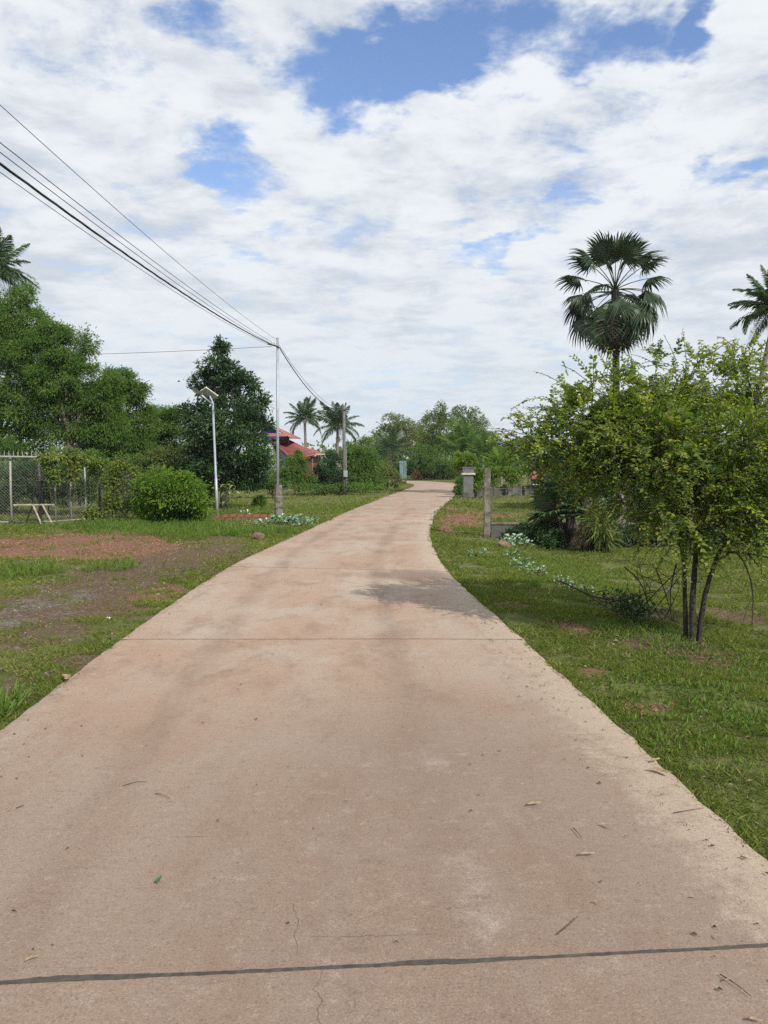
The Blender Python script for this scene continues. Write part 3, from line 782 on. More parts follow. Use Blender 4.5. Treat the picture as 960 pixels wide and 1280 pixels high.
# dark conical tree in front of the house
tree('conical_tree', base_at(280, 31.5), 'tall dark conical broadleaf tree left of the red roofed house', 'tree',
     [(273, 436, 11, 15), (268, 458, 19, 15), (285, 468, 22, 18), (252, 478, 16, 12), (272, 490, 30, 22), (308, 482, 15, 18), (316, 505, 18, 20), (245, 520, 20, 18), (285, 525, 38, 28), (318, 535, 20, 22), (255, 550, 30, 26),
      (300, 560, 36, 28), (325, 575, 16, 18), (270, 585, 36, 26), (240, 580, 18, 20), (305, 600, 28, 18)], 31.5, 62000, 'leaf_dark', .13, .19, None, bark='bark_dark', sub=30, spread=.2, droop=.25, aspect=.45, skip=.43)

# round bright bush by the lamp
shrub('round_bush', 216, 655, 'round bright green bush between the wire fence and the solar lamp',
      [(216, 614, 36, 24), (192, 622, 20, 28), (242, 628, 20, 25), (216, 640, 40, 17), (204, 600, 18, 12), (228, 598, 14, 9), (180, 606, 10, 10)], 26000, 'leaf_bright', .135, 'bush', sub=46, spread=.22, shell=.4, aspect=.42, skip=.44)
# vine on the fence
def vine(name, label, spots, n, leaf, lsize, strands, group=None):
    b = G(spots[0][0], spots[0][5]) if len(spots[0]) > 5 else on(spots[0][0], 655)
    t = thing(name, b, label, 'vine', group)
    lobes = []
    for s in spots:
        c = at(s[0], s[1], s[4]); k = s[4] / FPX
        lobes.append((c.x, c.y, c.z, s[2] * k, .16, s[3] * k))
    P, D, T = crown_leaves(lobes, n, 22, .26, .4, .1)
    L = lsize * (.6 + .7 * rng.random(len(P)))
    stuff(leaf_obj('foliage', P, D, L, L * .6, T, leaf, t, .2))
    mb = MB()
    for i in range(strands):
        l = lobes[rng.integers(len(lobes))]
        a = np.array((l[0] + rng.uniform(-1, 1) * l[3], l[1] + rng.uniform(-.1, .1), l[2] + l[5] * rng.uniform(0, 1)))
        g_ = tz(a[0], a[1]); e = np.array((a[0] + rng.uniform(-.3, .3), a[1], max(g_, a[2] - rng.uniform(.3, 1.6))))
        limb(mb, a, e, .006, .004, .08, 4, 5)
    stuff(mb.build('stems', 'twig_brown', t))
    return t
vine('climbing_vine', 'yellow green vine heaped along the top of the wire fence', [(62, 572, 14, 7, 22.6, 655), (80, 568, 16, 8, 22.9), (98, 575, 16, 8, 23.2), (115, 578, 14, 7, 23.8), (66, 590, 8, 16, 22.7), (88, 590, 10, 14, 23.0), (122, 590, 8, 12, 24.2)], 5200, 'leaf_vine', .085, 25)
vine('climbing_vine', 'dense vine with dry brown stems smothering the fence corner beside the round bush', [(150, 590, 14, 12, 24.6, 655), (165, 600, 12, 14, 24.6), (140, 600, 10, 16, 24.6), (155, 620, 16, 18, 24.5), (172, 625, 10, 20, 24.4), (137, 630, 8, 16, 24.6), (117, 642, 10, 8, 23.4)], 8500, 'leaf_vine', .08, 90)

# ------------------------------------------------------------------ palms
def frond_mesh(L, n=34, droop=.55, w=.05, seed=0, leaflen=.2):
    """a feather leaf along +x that arches down, with hanging leaflets on both sides"""
    r = np.random.default_rng(seed)
    t = np.linspace(0, 1, 12); sx = L * (t - .12 * droop * t ** 3); sz = L * (.18 * t - droop * t ** 2.2 * .75)
    mb = MB(); mb.tube(np.c_[sx, 0 * t, sz], .028 * L / 2.5 * (1.05 - t) + .004, 5)
    V, F, T, k = [], [], [], 0
    for side in (-1, 1):
        tt = np.linspace(.13, .99, n) + r.normal(0, .004, n)
        x = np.interp(tt, t, sx); z = np.interp(tt, t, sz)
        ln = L * leaflen * np.sin(np.pi * np.clip(.18 + .82 * tt, 0, 1)) ** .7 * 1.25 * r.uniform(.8, 1.15, n) + .03
        D = np.c_[np.full(n, .55) + .3 * tt, side * np.ones(n) * .85, r.normal(-.28, .16, n)]
        D = unit(D); D2 = unit(D + np.array((0, 0, -.75)) + r.normal(0, .12, (n, 3)))
        B = np.c_[x, 0 * x, z]; M = B + D * ln[:, None] * .55; E = M + D2 * ln[:, None] * .5
        U = np.tile((1.0, 0, .1), (n, 1)) * (w * .5)
        P = np.stack([B - U * .5, B + U * .5, M + U, M - U, E], 1).reshape(-1, 3)
        b = np.arange(n)[:, None] * 5
        mb.add(P, [b + np.array([[0, 1, 2, 3]]), b + np.array([[3, 2, 4]])], np.repeat(np.clip(r.normal(.5, .2, n), 0, 1), 5))
    return mb.mesh('frond')
FRONDS = {}
def coconut(base, crown, label, L, n=18, seed=0, group='coconut palms', r=.13, dead=0, mat='leaf_palm', young=False):
    """base and crown are points; the trunk leans from one to the other"""
    rr = random.Random(seed); t = thing('coconut_palm', base, label, 'palm', group)
    n = int(n * 1.45); b, c = np.array(tuple(base)), np.array(tuple(crown)); u = np.linspace(0, 1, 14)[:, None]
    pts = b + (c - b) * u; pts[:, :2] += (np.sin(u * np.pi) * -.05 * (c - b))[:, :2]; pts[0, 2] -= .15
    mb = MB(); rad = r * (1.25 - .55 * u[:, 0]); rad[::2] *= 1.06
    mb.tube(pts, rad, 9); mb.build('trunk', 'bark_palm', t, True)
    key = (round(L, 1), young)
    if key not in FRONDS: FRONDS[key] = [frond_mesh(L, 44, d, .07 * L / 2.6, 5 + i) for i, d in enumerate((.30, .55, .85))]
    off = c - b
    for i in range(n):
        a = i * 2.399 + rr.uniform(-.2, .2); q = i / (n - 1)
        el = R(78 - 100 * q ** .85 + rr.uniform(-7, 7)) if not young else R(80 - 55 * q + rr.uniform(-6, 6))
        me = FRONDS[key][min(2, int(q * 2.4 + rr.uniform(0, .6)))]
        o = link('frond', me, mat, t, tuple(off), (rr.uniform(-.5, .5), -el, a)); s_ = rr.uniform(.85, 1.1); o.scale = (s_,) * 3
    return t
for key in ():
    pass

# ------------------------------------------------------------------ fan palms
def fan_mesh(Rb, pet, nseg=30, span=250, droop=.4, seed=0, hang=0.0):
    """a fan leaf: stalk along +x, then a pleated round blade of narrow segments whose tips split and hang"""
    r = np.random.default_rng(seed); mb = MB()
    t = np.linspace(0, 1, 5); mb.tube(np.c_[pet * t, 0 * t, pet * (.10 * t - .16 * t ** 2)], .03 - .014 * t, 5)
    zc = -.06 * pet
    th = np.radians(np.linspace(-span / 2, span / 2, nseg)); dth = th[1] - th[0]
    V, T = [], []
    for a in th:
        rad = Rb * (.80 + .2 * math.cos(a)) * r.uniform(.9, 1.08)
        def pt(q, s, lift=0.0):
            aa = a + s * dth; rr_ = rad * q
            x = pet + math.cos(aa) * rr_; y = math.sin(aa) * rr_
            return (x, y, zc + lift * rad - droop * rad * q ** 2.4 - .12 * abs(math.sin(aa)) * rad * q)
        j = r.normal(0, .25)
        V += [pt(.02, 0), pt(.58, -.5, -.02), pt(.60, 0, .025), pt(.58, .5, -.02), pt(.82, -.26 + j, 0), pt(.82, .26 + j, 0), pt(1.0, j * 1.4, -.10 * r.random())]
        T += [float(np.clip(r.normal(.5, .2), 0, 1))] * 7
    b = np.arange(nseg)[:, None] * 7
    mb.add(V, [b + np.array([[0, 1, 2]]), b + np.array([[0, 2, 3]]), b + np.array([[1, 4, 5, 2]]), b + np.array([[2, 5, 3, 3]])[:, :3], b + np.array([[4, 6, 5]])], T)
    return mb.mesh('fan_leaf')

def borassus():
    Y = 40; c = at(769, 362, Y); b = base_at(772, Y)
    t = thing('fan_palm', b, 'tall sugar palm with a round crown of fan leaves above the small tree', 'palm')
    mb = MB(); u = np.linspace(0, 1, 24)[:, None]
    pts = np.array(tuple(b)) + (np.array(tuple(c)) - np.array(tuple(b))) * u; pts[0, 2] -= .15
    rad = (.185 - .04 * u[:, 0]); rad[1::2] *= 1.08; rad[-4:] *= 1.25
    mb.tube(pts, rad, 10, wob=.03); mb.build('trunk', 'bark_dark', t, True)
    off = c - b
    up = [fan_mesh(1.25, 1.75, 30, 240, .12, 1), fan_mesh(1.2, 1.6, 28, 230, .22, 2)]
    mid = [fan_mesh(1.12, 1.85, 28, 250, .45, 3), fan_mesh(1.05, 1.7, 28, 240, .6, 4)]
    low = [fan_mesh(1.05, 1.55, 26, 230, .85, 5), fan_mesh(1.15, 1.35, 26, 210, 1.0, 6), fan_mesh(1.0, 1.75, 24, 240, .7, 9)]
    dead = fan_mesh(1.25, .9, 24, 170, 1.0, 8)
    rr = random.Random(4)
    def put(me, az, el, mat='leaf_fan', roll=0.0, s=1.0, name='fan_leaf', dz=0):
        o = link(name, me, mat, t, tuple(off + Vector((0, 0, dz))), (roll, -R(el), R(az))); o.scale = (s,) * 3
    for az, el in [(80, 86), (-60, 76), (160, 72), (20, 68), (110, 66), (230, 64), (300, 66)]: put(up[rr.randrange(2)], az, el, roll=rr.uniform(-.5, .5))
    for az, el in [(178, 20), (2, 22), (352, 42), (12, 2), (200, 40), (90, 25), (268, 48), (310, 45), (190, 52)]: put(mid[rr.randrange(2)], az, el, roll=rr.uniform(-.3, .3))
    for i in range(15): put(low[rr.randrange(3)], i * 137.5 + rr.uniform(-25, 25), rr.uniform(-30, 2), roll=rr.uniform(-.7, .7), s=rr.uniform(.85, 1.1), dz=rr.uniform(-.25, .05))
    for i in range(20): put(low[rr.randrange(3)], i * 137.5 + 50, rr.uniform(-66, -26), roll=rr.uniform(-.8, .8), s=rr.uniform(.85, 1.15), dz=rr.uniform(-.5, -.1))
    for i in range(11): put(dead, i * 137.5 + 20, rr.uniform(-84, -58), 'leaf_fan' if i % 2 else 'leaf_dead', rr.uniform(-.8, .8), 1.1, 'fan_leaf' if i % 2 else 'dead_leaf', -.45)
    return t
borassus()

coconut(base_at(-30, 37), at(-8, 338, 37), 'coconut palm showing above the tallest tree behind the wire fence', 2.1, 18, 1)
coconut(base_at(925, 36), at(970, 386, 36), 'coconut palm leaning out beside the sugar palm, behind the small tree', 2.2, 20, 2)
coconut(base_at(383, 72), at(381, 524, 72), 'slender coconut palm rising just right of the house roof', 2.25, 16, 3)
coconut(base_at(421, 66), at(422, 532, 66), 'coconut palm directly behind the second utility pole', 2.4, 17, 4)
coconut(base_at(490, 92), at(488, 562, 92), 'low dark coconut palm over the blue metal panel', 3.0, 14, 5)
coconut(base_at(580, 92), at(578, 566, 92), 'large upright coconut palm at the far bend of the road', 4.4, 14, 6, mat='leaf_acacia', young=True)
coconut(base_at(540, 108), at(540, 566, 108), 'young coconut palm in front of the trees at the end of the road', 3.4, 12, 9, mat='leaf_acacia', young=True)
coconut(base_at(604, 84), at(604, 572, 84), 'small coconut palm between the upright palm and the trellis', 2.8, 12, 10, mat='leaf_acacia', young=True)
coconut(base_at(627, 70), at(626, 590, 70), 'young bright coconut palm behind the vine trellis', 2.6, 13, 7, mat='leaf_bright', young=True)
coconut(base_at(650, 80), at(652, 574, 80), 'drooping dark coconut palm right of the young bright one', 2.6, 14, 8)

# ------------------------------------------------------------------ far trees at the bend
GF = 'tall pale trees beyond the bend'
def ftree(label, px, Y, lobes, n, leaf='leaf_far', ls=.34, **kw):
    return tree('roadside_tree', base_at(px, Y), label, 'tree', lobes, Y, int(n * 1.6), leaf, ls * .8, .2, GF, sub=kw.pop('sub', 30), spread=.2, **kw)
ftree('pale olive rounded tree above the low dark palm at the bend', 497, 104, [(497, 528, 18, 14), (485, 545, 18, 14), (510, 545, 16, 16), (497, 562, 24, 16), (482, 575, 22, 14)], 9000, 'leaf_olive')
ftree('thin tall tree with airy top left of the upright coconut palm', 548, 108, [(550, 512, 7, 9), (543, 526, 15, 13), (556, 530, 12, 14), (535, 545, 18, 14), (550, 555, 22, 16)], 9000)
ftree('airy twin topped tree behind the upright coconut palm', 585, 112, [(574, 515, 9, 9), (590, 518, 9, 10), (600, 530, 10, 12), (580, 532, 16, 14), (592, 550, 18, 16), (570, 555, 18, 18)], 9000)
ftree('low broad tree closing the view left of the bend', 455, 98, [(455, 558, 18, 12), (440, 568, 20, 14), (468, 572, 18, 14)], 5000)
ftree('pale green tree filling the gap left of the airy topped trees', 522, 118, [(520, 540, 14, 14), (512, 556, 18, 14), (530, 556, 16, 16), (474, 552, 16, 12)], 7000)
ftree('low pale tree between the upright coconut palm and the trellis', 618, 118, [(612, 548, 12, 10), (622, 560, 18, 12), (604, 562, 16, 14)], 5000)
ftree('dense bushy tree overhanging the end of the road', 535, 100, [(535, 570, 16, 18), (548, 582, 18, 18), (525, 585, 14, 14), (558, 590, 12, 14)], 8000, 'leaf_acacia', .3)
ftree('small yellow green tree beside the grey gate pillar', 580, 52, [(580, 572, 9, 9), (588, 578, 8, 8), (574, 582, 8, 8)], 2500, 'leaf_lime', .2)
ftree('dense tree filling the far right of the bend', 606, 100, [(606, 560, 14, 16), (600, 580, 18, 16), (618, 582, 16, 14), (585, 588, 16, 14)], 6000, 'leaf_acacia', .3)
ftree('hazy tree on the skyline left of the trellis palms', 650, 120, [(650, 556, 20, 10), (670, 552, 18, 12), (640, 566, 18, 10), (690, 560, 20, 12)], 6000)
GR = 'trees behind the small tree on the right'
for lab, px, Y, lb in (('dark green tree half hidden behind the left side of the small tree', 740, 30, [(735, 575, 34, 30), (700, 590, 26, 22), (760, 560, 34, 40), (745, 610, 46, 26)]),
                       ('broad dark tree seen through the middle of the small tree', 830, 34, [(820, 540, 44, 40), (860, 520, 40, 42), (800, 590, 44, 34), (860, 590, 50, 40)]),
                       ('dark tree under the leaning coconut palm', 940, 38, [(930, 530, 44, 50), (975, 500, 44, 50), (900, 590, 44, 40), (960, 590, 50, 40), (1020, 540, 60, 70)])):
    tree('shade_tree', base_at(px, Y), lab, 'tree', lb, Y, 14000, 'leaf_acacia' if px > 900 else 'leaf_dark', .2, .16, GR, sub=30)
# the wood on the skyline that closes every gap
def far_woods():
    n = 900; x = rng.uniform(-420, 420, n); y = 175 + rng.random(n) * 60 + np.abs(x) * .12
    h = 3.5 + 5.0 * vnoise(np.c_[x * .03, y * .02], 3); P, D, T = [], [], []
    lobes = np.c_[x, y, h * .55, 4 + 3 * rng.random(n), 4 + 2 * rng.random(n), h * .55]
    P, D, T = crown_leaves(lobes, 60000, 8, .34, .1, .4)
    k = P[:, 2] > .1; P, D, T = P[k], D[k], T[k]
    L = .9 + .9 * rng.random(len(P))
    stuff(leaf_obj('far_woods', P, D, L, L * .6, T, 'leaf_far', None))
far_woods()

# ------------------------------------------------------------------ shrubs before the house and along the left verge
GS = 'garden shrubs along the left of the road'
shrub('shrub', 372, 612, 'light green shrub standing in front of the red roof', [(372, 582, 14, 16), (366, 600, 16, 14), (380, 600, 12, 12), (372, 568, 5, 6)], 6000, 'leaf_acacia', .16, group=GS, Y=47, sub=26)
shrub('shrub', 345, 612, 'low bushes left of the concrete stump under the dark tree', [(345, 602, 14, 10), (325, 604, 16, 10), (305, 606, 14, 8), (352, 590, 8, 10)], 5000, 'leaf_acacia', .16, group=GS, Y=42, sub=24)
shrub('shrub', 412, 614, 'dark shrub between the house and the second pole', [(410, 590, 12, 15), (420, 600, 13, 14), (404, 604, 11, 10), (416, 574, 9, 10), (392, 606, 10, 8), (398, 594, 8, 10)], 6500, 'leaf_dark', .17, group=GS, Y=48, sub=26)
shrub('shrub', 450, 614, 'large bushy shrub right of the second pole', [(448, 576, 20, 18), (440, 594, 18, 18), (462, 590, 18, 18), (455, 604, 24, 10), (438, 562, 12, 10)], 11000, 'leaf_acacia', .18, group=GS, Y=50, sub=34)
shrub('shrub', 482, 612, 'arching shrub at the road edge before the blue metal panel', [(480, 592, 14, 15), (492, 600, 9, 11), (470, 602, 14, 10)], 5500, 'leaf_olive', .17, group=GS, Y=55, sub=26)
shrub('shrub', 428, 620, 'strip of low bright weeds at the foot of the second pole', [(420, 611, 14, 5), (440, 610, 14, 5), (400, 611, 12, 5), (460, 608, 14, 5), (380, 610, 12, 5)], 2600, 'leaf_acacia', .17, group=GS, Y=46, sub=12, spread=.4)
shrub('shrub', 326, 628, 'small lone bush on the lawn behind the brick kerb', [(326, 626, 8, 6), (322, 630, 7, 4)], 1500, 'leaf_acacia', .1, group=GS, sub=16, Y=33)
shrub('shrub', 470, 612, 'hedge like bushes closing the back of the garden', [(425, 575, 30, 14), (395, 590, 30, 14), (470, 570, 24, 14), (345, 600, 30, 12), (310, 600, 30, 14)], 12000, 'leaf_dark', .22, group=GS, Y=75, sub=30)
shrub('shrub', 560, 600, 'green bushes on the outside of the bend', [(540, 590, 18, 12), (560, 592, 16, 12), (575, 596, 10, 9), (525, 588, 14, 12), (505, 585, 16, 12), (480, 588, 20, 12)], 9000, 'leaf_acacia', .3, group='bushes round the bend', Y=102, sub=26)
shrub('flowering_shrub', 521, 601, 'orange and pale pink flowering shrub at the far end of the road', [(521, 594, 5, 6), (524, 598, 4, 4)], 700, 'leaf_flower', .24, group=None, Y=96.5, sub=14)
shrub('shrub', 577, 604, 'small bush against the grey gate pillar', [(577, 603, 6, 8), (573, 612, 6, 7)], 1800, 'leaf_acacia', .14, group='bushes round the bend', Y=45, sub=16)

# ------------------------------------------------------------------ wire fence on the left
def wire_fence():
    t = thing('wire_fence', G(15, 655), 'chain link fence of thin metal posts with a spiked top rail', 'fence')
    pts = [(-75, 656, 569), (15, 655, 570), (50, 654.5, 571), (70, 654, 575), (90, 652, 587), (107, 650.5, 584), (125, 649, 582), (166, 652, 590)]
    W = []
    for px, pb, pt_ in pts:
        g = G(px, pb); h = at(px, pt_, g.y).z - g.z; W.append((g, h))
    for i, (g, h) in enumerate(W):
        if i == 7: continue
        r = .035 if i in (0, 1) else .045 if i in (2, 6) else .026
        mb = MB(); mb.tube([g - Vector((0, 0, .15)), g + Vector((rng.normal(0, .02), 0, h * .5)), g + Vector((0, 0, h))], r, 8)
        mb.build('post', 'dark_steel' if i in (2, 6) else 'pale_steel', t, True)
    def rail(a, b, za, zb, r, mat, name='rail'):
        mb = MB(); mb.tube([a + Vector((0, 0, za)), b + Vector((0, 0, zb))], r, 6); mb.build(name, mat, t)
    rail(W[0][0], W[2][0], W[0][1] - .01, W[2][1] - .01, .030, 'pale_steel')
    for i in range(2):
        rail(W[i][0], W[i + 1][0], W[i][1] * .57, W[i + 1][1] * .57, .012, 'dark_steel')
        rail(W[i][0], W[i + 1][0], .05, .06, .026, 'pale_steel')
    for i in range(2, 6):
        for q, r in ((.55, .012), (.27, .012), (.03, .022)):
            rail(W[i][0], W[i + 1][0], W[i][1] * q, W[i + 1][1] * q, r, 'wire_grey' if q > .1 else 'pale_steel')
    for i in range(22):
        u = (i + .5) / 22; g = W[0][0].lerp(W[2][0], u); h = W[0][1] + (W[2][1] - W[0][1]) * u
        mb = MB(); mb.tube([g + Vector((0, 0, h)), g + Vector((0, 0, h + .10)), g + Vector((0, 0, h + .17))], [.012, .012, .003], 5)
        mb.build('spike', 'pale_steel', t)
    for i in range(7):
        a, b = W[i][0], W[i + 1][0]; ha, hb = W[i][1] - .03, W[i + 1][1] - .03
        if i >= 2: ha, hb = min(ha, 1.55), min(hb, 1.55)
        L = (b - a).length; mb = MB(); st = .095; r = .0032
        def P(u, v): return a + (b - a) * (u / L) + Vector((0, 0, v)) + Vector((0, -.02, 0))
        H = min(ha, hb)
        for sgn in (1, -1):
            k = -H
            while k < L:
                u0, v0, u1, v1 = (k, 0, k + H, H) if sgn > 0 else (k + H, 0, k, H)
                lo, hi = 0.0, 1.0
                for q in (0, L):
                    if (u0 - q) * (u1 - q) < 0:
                        s_ = (q - u0) / (u1 - u0)
                        if (q == 0) == (u1 > u0): lo = max(lo, s_)
                        else: hi = min(hi, s_)
                if max(u0, u1) > 0 and min(u0, u1) < L and hi - lo > .02:
                    mb.tube([P(u0 + (u1 - u0) * lo, v0 + (v1 - v0) * lo + .04), P(u0 + (u1 - u0) * hi, v0 + (v1 - v0) * hi + .04)], r, 3, False)
                k += st
        stuff(mb.build('wire_mesh', 'wire_grey', t))
    return W
FENCE = wire_fence()
def trestle():
    Y = FENCE[1][0].y - .55
    p = lambda x, y, dy=0: at(x, y, Y + dy)
    t = thing('trestle', base_at(45, Y), 'pale wooden trestle leaning against the wire fence', 'trestle')
    MB().tube([p(17, 631.5), p(68, 631)], .028, 6).build('beam', 'timber_pale', t)
    for a, b, dy in (((41, 631), (53, 655), -.25), ((53, 631), (67, 655), -.25), ((41, 631), (31, 653), .3), ((53, 631), (47, 653), .3)):
        q = p(*b, dy); q.z = tz(q.x, q.y) - .03
        MB().tube([p(*a), q], .026, 6).build('leg', 'timber_pale' if dy < 0 else 'timber_dark', t)
trestle()
def sticks():
    t = thing('broken_stake', on(130, 645), 'broken grey stake propped at the fence corner under the vine', 'stake')
    Y = G(130, 648).y - .3; g = at(130, 640, Y)
    for a, b in (((128, 610), (134, 632)), ((134, 630), (129, 646)), ((129, 624), (126, 646)), ((120, 632), (126, 643))):
        MB().tube([at(*a, Y), at(*b, Y)], .025, 5, wob=.1).build('stick', 'timber_pale', t)
sticks()

# ------------------------------------------------------------------ solar street lamp
def solar_lamp():
    b = G(272, 649); Y = b.y; t = thing('street_lamp', b, 'thin galvanised solar street lamp with a tilted panel on top', 'street lamp')
    top = at(266, 503, Y); tilt = [b - Vector((0, 0, .2)), b.lerp(top, .35), b.lerp(top, .352), top]
    MB().tube(tilt, [.046, .046, .036, .034], 12).build('pole', 'galvanised', t, True)
    MB().lathe([(.12, 0), (.12, .02), (.06, .03), (.06, .10)], tuple(b), 12).build('base_plate', 'galvanised', t)
    arm0 = top + Vector((0, 0, -.08)); arm1 = at(250, 492.5, Y - .35)
    MB().tube([arm0, arm1], .034, 8).build('arm', 'galvanised', t, True)
    tip = at(239.5, 485.5, Y - .6); ax = (tip - arm1).normalized(); side = ax.cross(Vector((0, 0, 1))).normalized(); upv = side.cross(ax)
    def oriented(c, s, mat, name, par, X, Yv, Z):
        M = Matrix((X, Yv, Z)).transposed().to_euler(); return MB().box(tuple(c), s, rot=M).build(name, mat, par)
    hd = oriented((tip + arm1) / 2 + upv * .02, ((tip - arm1).length * 1.15, .15, .05), 'lamp_case', 'lamp_head', t, ax, side, upv)
    oriented((tip + arm1) / 2 - upv * .012, ((tip - arm1).length * .8, .11, .012), 'white_paint', 'lens', t, ax, side, upv)
    # panel on a short stub above the pole, tilted to the right and seen from below
    c = at(261.5, 491.5, Y); X = Vector((.25, .154, -.19)).normalized(); Yv = Vector((.22, -.148, .01)); Yv = (Yv - X * Yv.dot(X)).normalized(); Z = X.cross(Yv)
    if Z.z < 0: Yv = -Yv; Z = -Z
    oriented(c, (.44, .38, .03), 'solar_back', 'solar_panel', t, X, Yv, Z)
    oriented(c + Z * .018, (.41, .35, .008), 'solar_cell', 'solar_cells', t, X, Yv, Z)
    for s_ in (-1, 1): oriented(c + X * .215 * s_, (.025, .39, .045), 'white_paint', 'panel_frame', t, X, Yv, Z)
    MB().tube([top - Vector((0, 0, .02)), c - Z * .02], .03, 8).build('bracket', 'galvanised', t)
solar_lamp()

# ------------------------------------------------------------------ utility poles and cables
POLE = G(347, 644); POLE_T = at(347, 423, POLE.y)
def utility_pole():
    t = thing('utility_pole', POLE, 'slim steel utility pole set in a rough concrete stump', 'utility pole')
    MB().tube([POLE + Vector((0, .0, .2)), POLE.lerp(POLE_T, .5), POLE_T], [.05, .047, .043], 12).build('pole', 'galvanised', t, True)
    mb = MB(); g = Vector((POLE.x + .05, POLE.y - .12, POLE.z)); prof = []
    n = 9
    for sx in (0,):
        V = []; m = 10; A = np.arange(12) / 12 * 6.283
        for i in range(m + 1):
            z = -.15 + i * (1.17 / m); r = np.array([1 / max(abs(math.cos(a)), abs(math.sin(a))) ** .75 for a in A]) * (.135 - .012 * i / m) * (1 + .06 * rng.standard_normal(12))
            V.append(np.c_[g.x + np.cos(A) * r, g.y + np.sin(A) * r * .9, np.full(12, g.z + z)])
        V = np.concatenate(V); ii = np.arange(m)[:, None] * 12; k = np.arange(12)[None]; k2 = (k + 1) % 12
        mb.add(V, [np.stack([ii + k, ii + k2, ii + 12 + k2, ii + 12 + k], -1).reshape(-1, 4), (np.arange(12) + m * 12)[None]])
    mb.build('concrete_stump', 'concrete_old', t)
    for z in (.30, .62): MB().tube([g + Vector((math.cos(a) * .19, math.sin(a) * .18 * 1, z)) for a in np.linspace(0, 6.283, 17)], .008, 4, False).build('strap', 'wire_grey', t)
    arm_c = at(341, 431, POLE.y)
    MB().tube([at(334.5, 429.5, POLE.y - .1), at(348.5, 433.5, POLE.y - .05)], .028, 6).build('cross_arm', 'dark_steel', t)
    for px, py in ((336, 429), (340, 430), (344, 431.5)):
        q = at(px, py, POLE.y - .09); MB().lathe([(.014, 0), (.03, .02), (.02, .04), (.03, .06), (.014, .09)], tuple(q), 8).build('insulator', 'white_paint', t)
    MB().lathe([(.05, 0), (.05, .015), (.02, .03)], tuple(POLE_T), 10).build('cap', 'galvanised', t)
utility_pole()
P2 = base_at(430, 45.5); P2_T = at(430, 507, 45.5)
def second_pole():
    t = thing('utility_pole', P2, 'second grey utility pole among the shrubs by the coconut palm', 'utility pole')
    MB().tube([P2 - Vector((0, 0, .2)), P2_T], [.11, .08], 10).build('pole', 'pillar_grey', t, True)
    MB().tube([P2 + Vector((.13, -.05, 0)), P2.lerp(P2_T, .55) + Vector((.11, -.05, 0))], .03, 8).build('conduit', 'wire_grey', t, True)
    MB().box(tuple(at(432, 592, 45.3)), (.22, .18, .36)).build('meter_box', 'galvanised', t)
    MB().tube([at(426, 512, 45.4), at(435, 512, 45.4)], .035, 6).build('cross_arm', 'dark_steel', t)
    MB().lathe([(.03, 0), (.055, .05), (.03, .1), (.05, .15), (.02, .2)], tuple(P2_T), 8).build('insulator', 'white_paint', t)
second_pole()
def span(name, label, a, b, zmin, ymin, r, n=70, twist=0.0, group=None, x_off=0.0):
    """a cable from point a hanging in a parabola whose lowest point is at y = ymin"""
    a, b = Vector(a), Vector(b); t = np.linspace(0, 1, n); y = a.y + (b.y - a.y) * t; x = a.x + (b.x - a.x) * t
    k = (a.z - zmin) / (a.y - ymin) ** 2; z = zmin + k * (y - ymin) ** 2
    o = MB()
    if twist:
        for ph in (0, 2.09, 4.19):
            A = t * twist + ph; o.tube(np.c_[x + np.cos(A) * r * .9, y, z + np.sin(A) * r * .9], r, 5)
    else: o.tube(np.c_[x, y, z], r, 6)
    b_ = o.build(name, 'cable_black', None, True)
    return tag(b_, label, 'cable', group)
GC = 'cables strung from the utility pole'
pa = at(338, 430, POLE.y - .09)
far_x = -4.45
span('power_cable', 'thick twisted black cable, heaviest of the bundle leaving the pole', pa, (far_x, -14, 0), 4.77, 5.0, .0088, 160, 110, GC)
span('power_cable', 'thin cable hanging just below the thick twisted one', pa + Vector((-.05, 0, -.03)), (far_x - .05, -14, 0), 4.71, 4.5, .004, 70, 0, GC)
span('power_cable', 'upper of the two close medium cables above the thick twisted one', at(344, 430, POLE.y - .09), (far_x + .07, -14, 0), 4.90, 4.6, .005, 70, 0, GC)
span('power_cable', 'lower of the two close medium cables above the thick twisted one', at(341, 431, POLE.y - .09), (far_x + .02, -14, 0), 4.85, 4.6, .0048, 70, 0, GC)
span('power_cable', 'highest thin cable running well apart above the others', at(347, 425.5, POLE.y), (far_x + .05, -14, 0), 5.28, 9.5, .004, 70, 0, GC)
span('power_cable', 'thick cable sagging from the first pole to the second pole', at(349, 434, POLE.y - .05), at(427, 512, 45.4), 4.52, 39, .010, 50, 70, GC)
span('power_cable', 'thin cable sagging beside the thick one to the second pole', at(348, 430, POLE.y), at(430, 511, 45.4), 4.62, 40, .007, 40, 0, GC)
def side_cable():
    a, b = at(340, 433, POLE.y), Vector((-18, 27.5, 5.35)); t = np.linspace(0, 1, 40)[:, None]
    P = np.array(tuple(a)) + (np.array(tuple(b)) - np.array(tuple(a))) * t; P[:, 2] -= (4 * .12 * t * (1 - t))[:, 0]
    tag(MB().tube(P, .007, 5).build('power_cable', 'cable_black', None, True), 'thin level cable running left from the pole into the leafy trees', 'cable', GC)
side_cable()

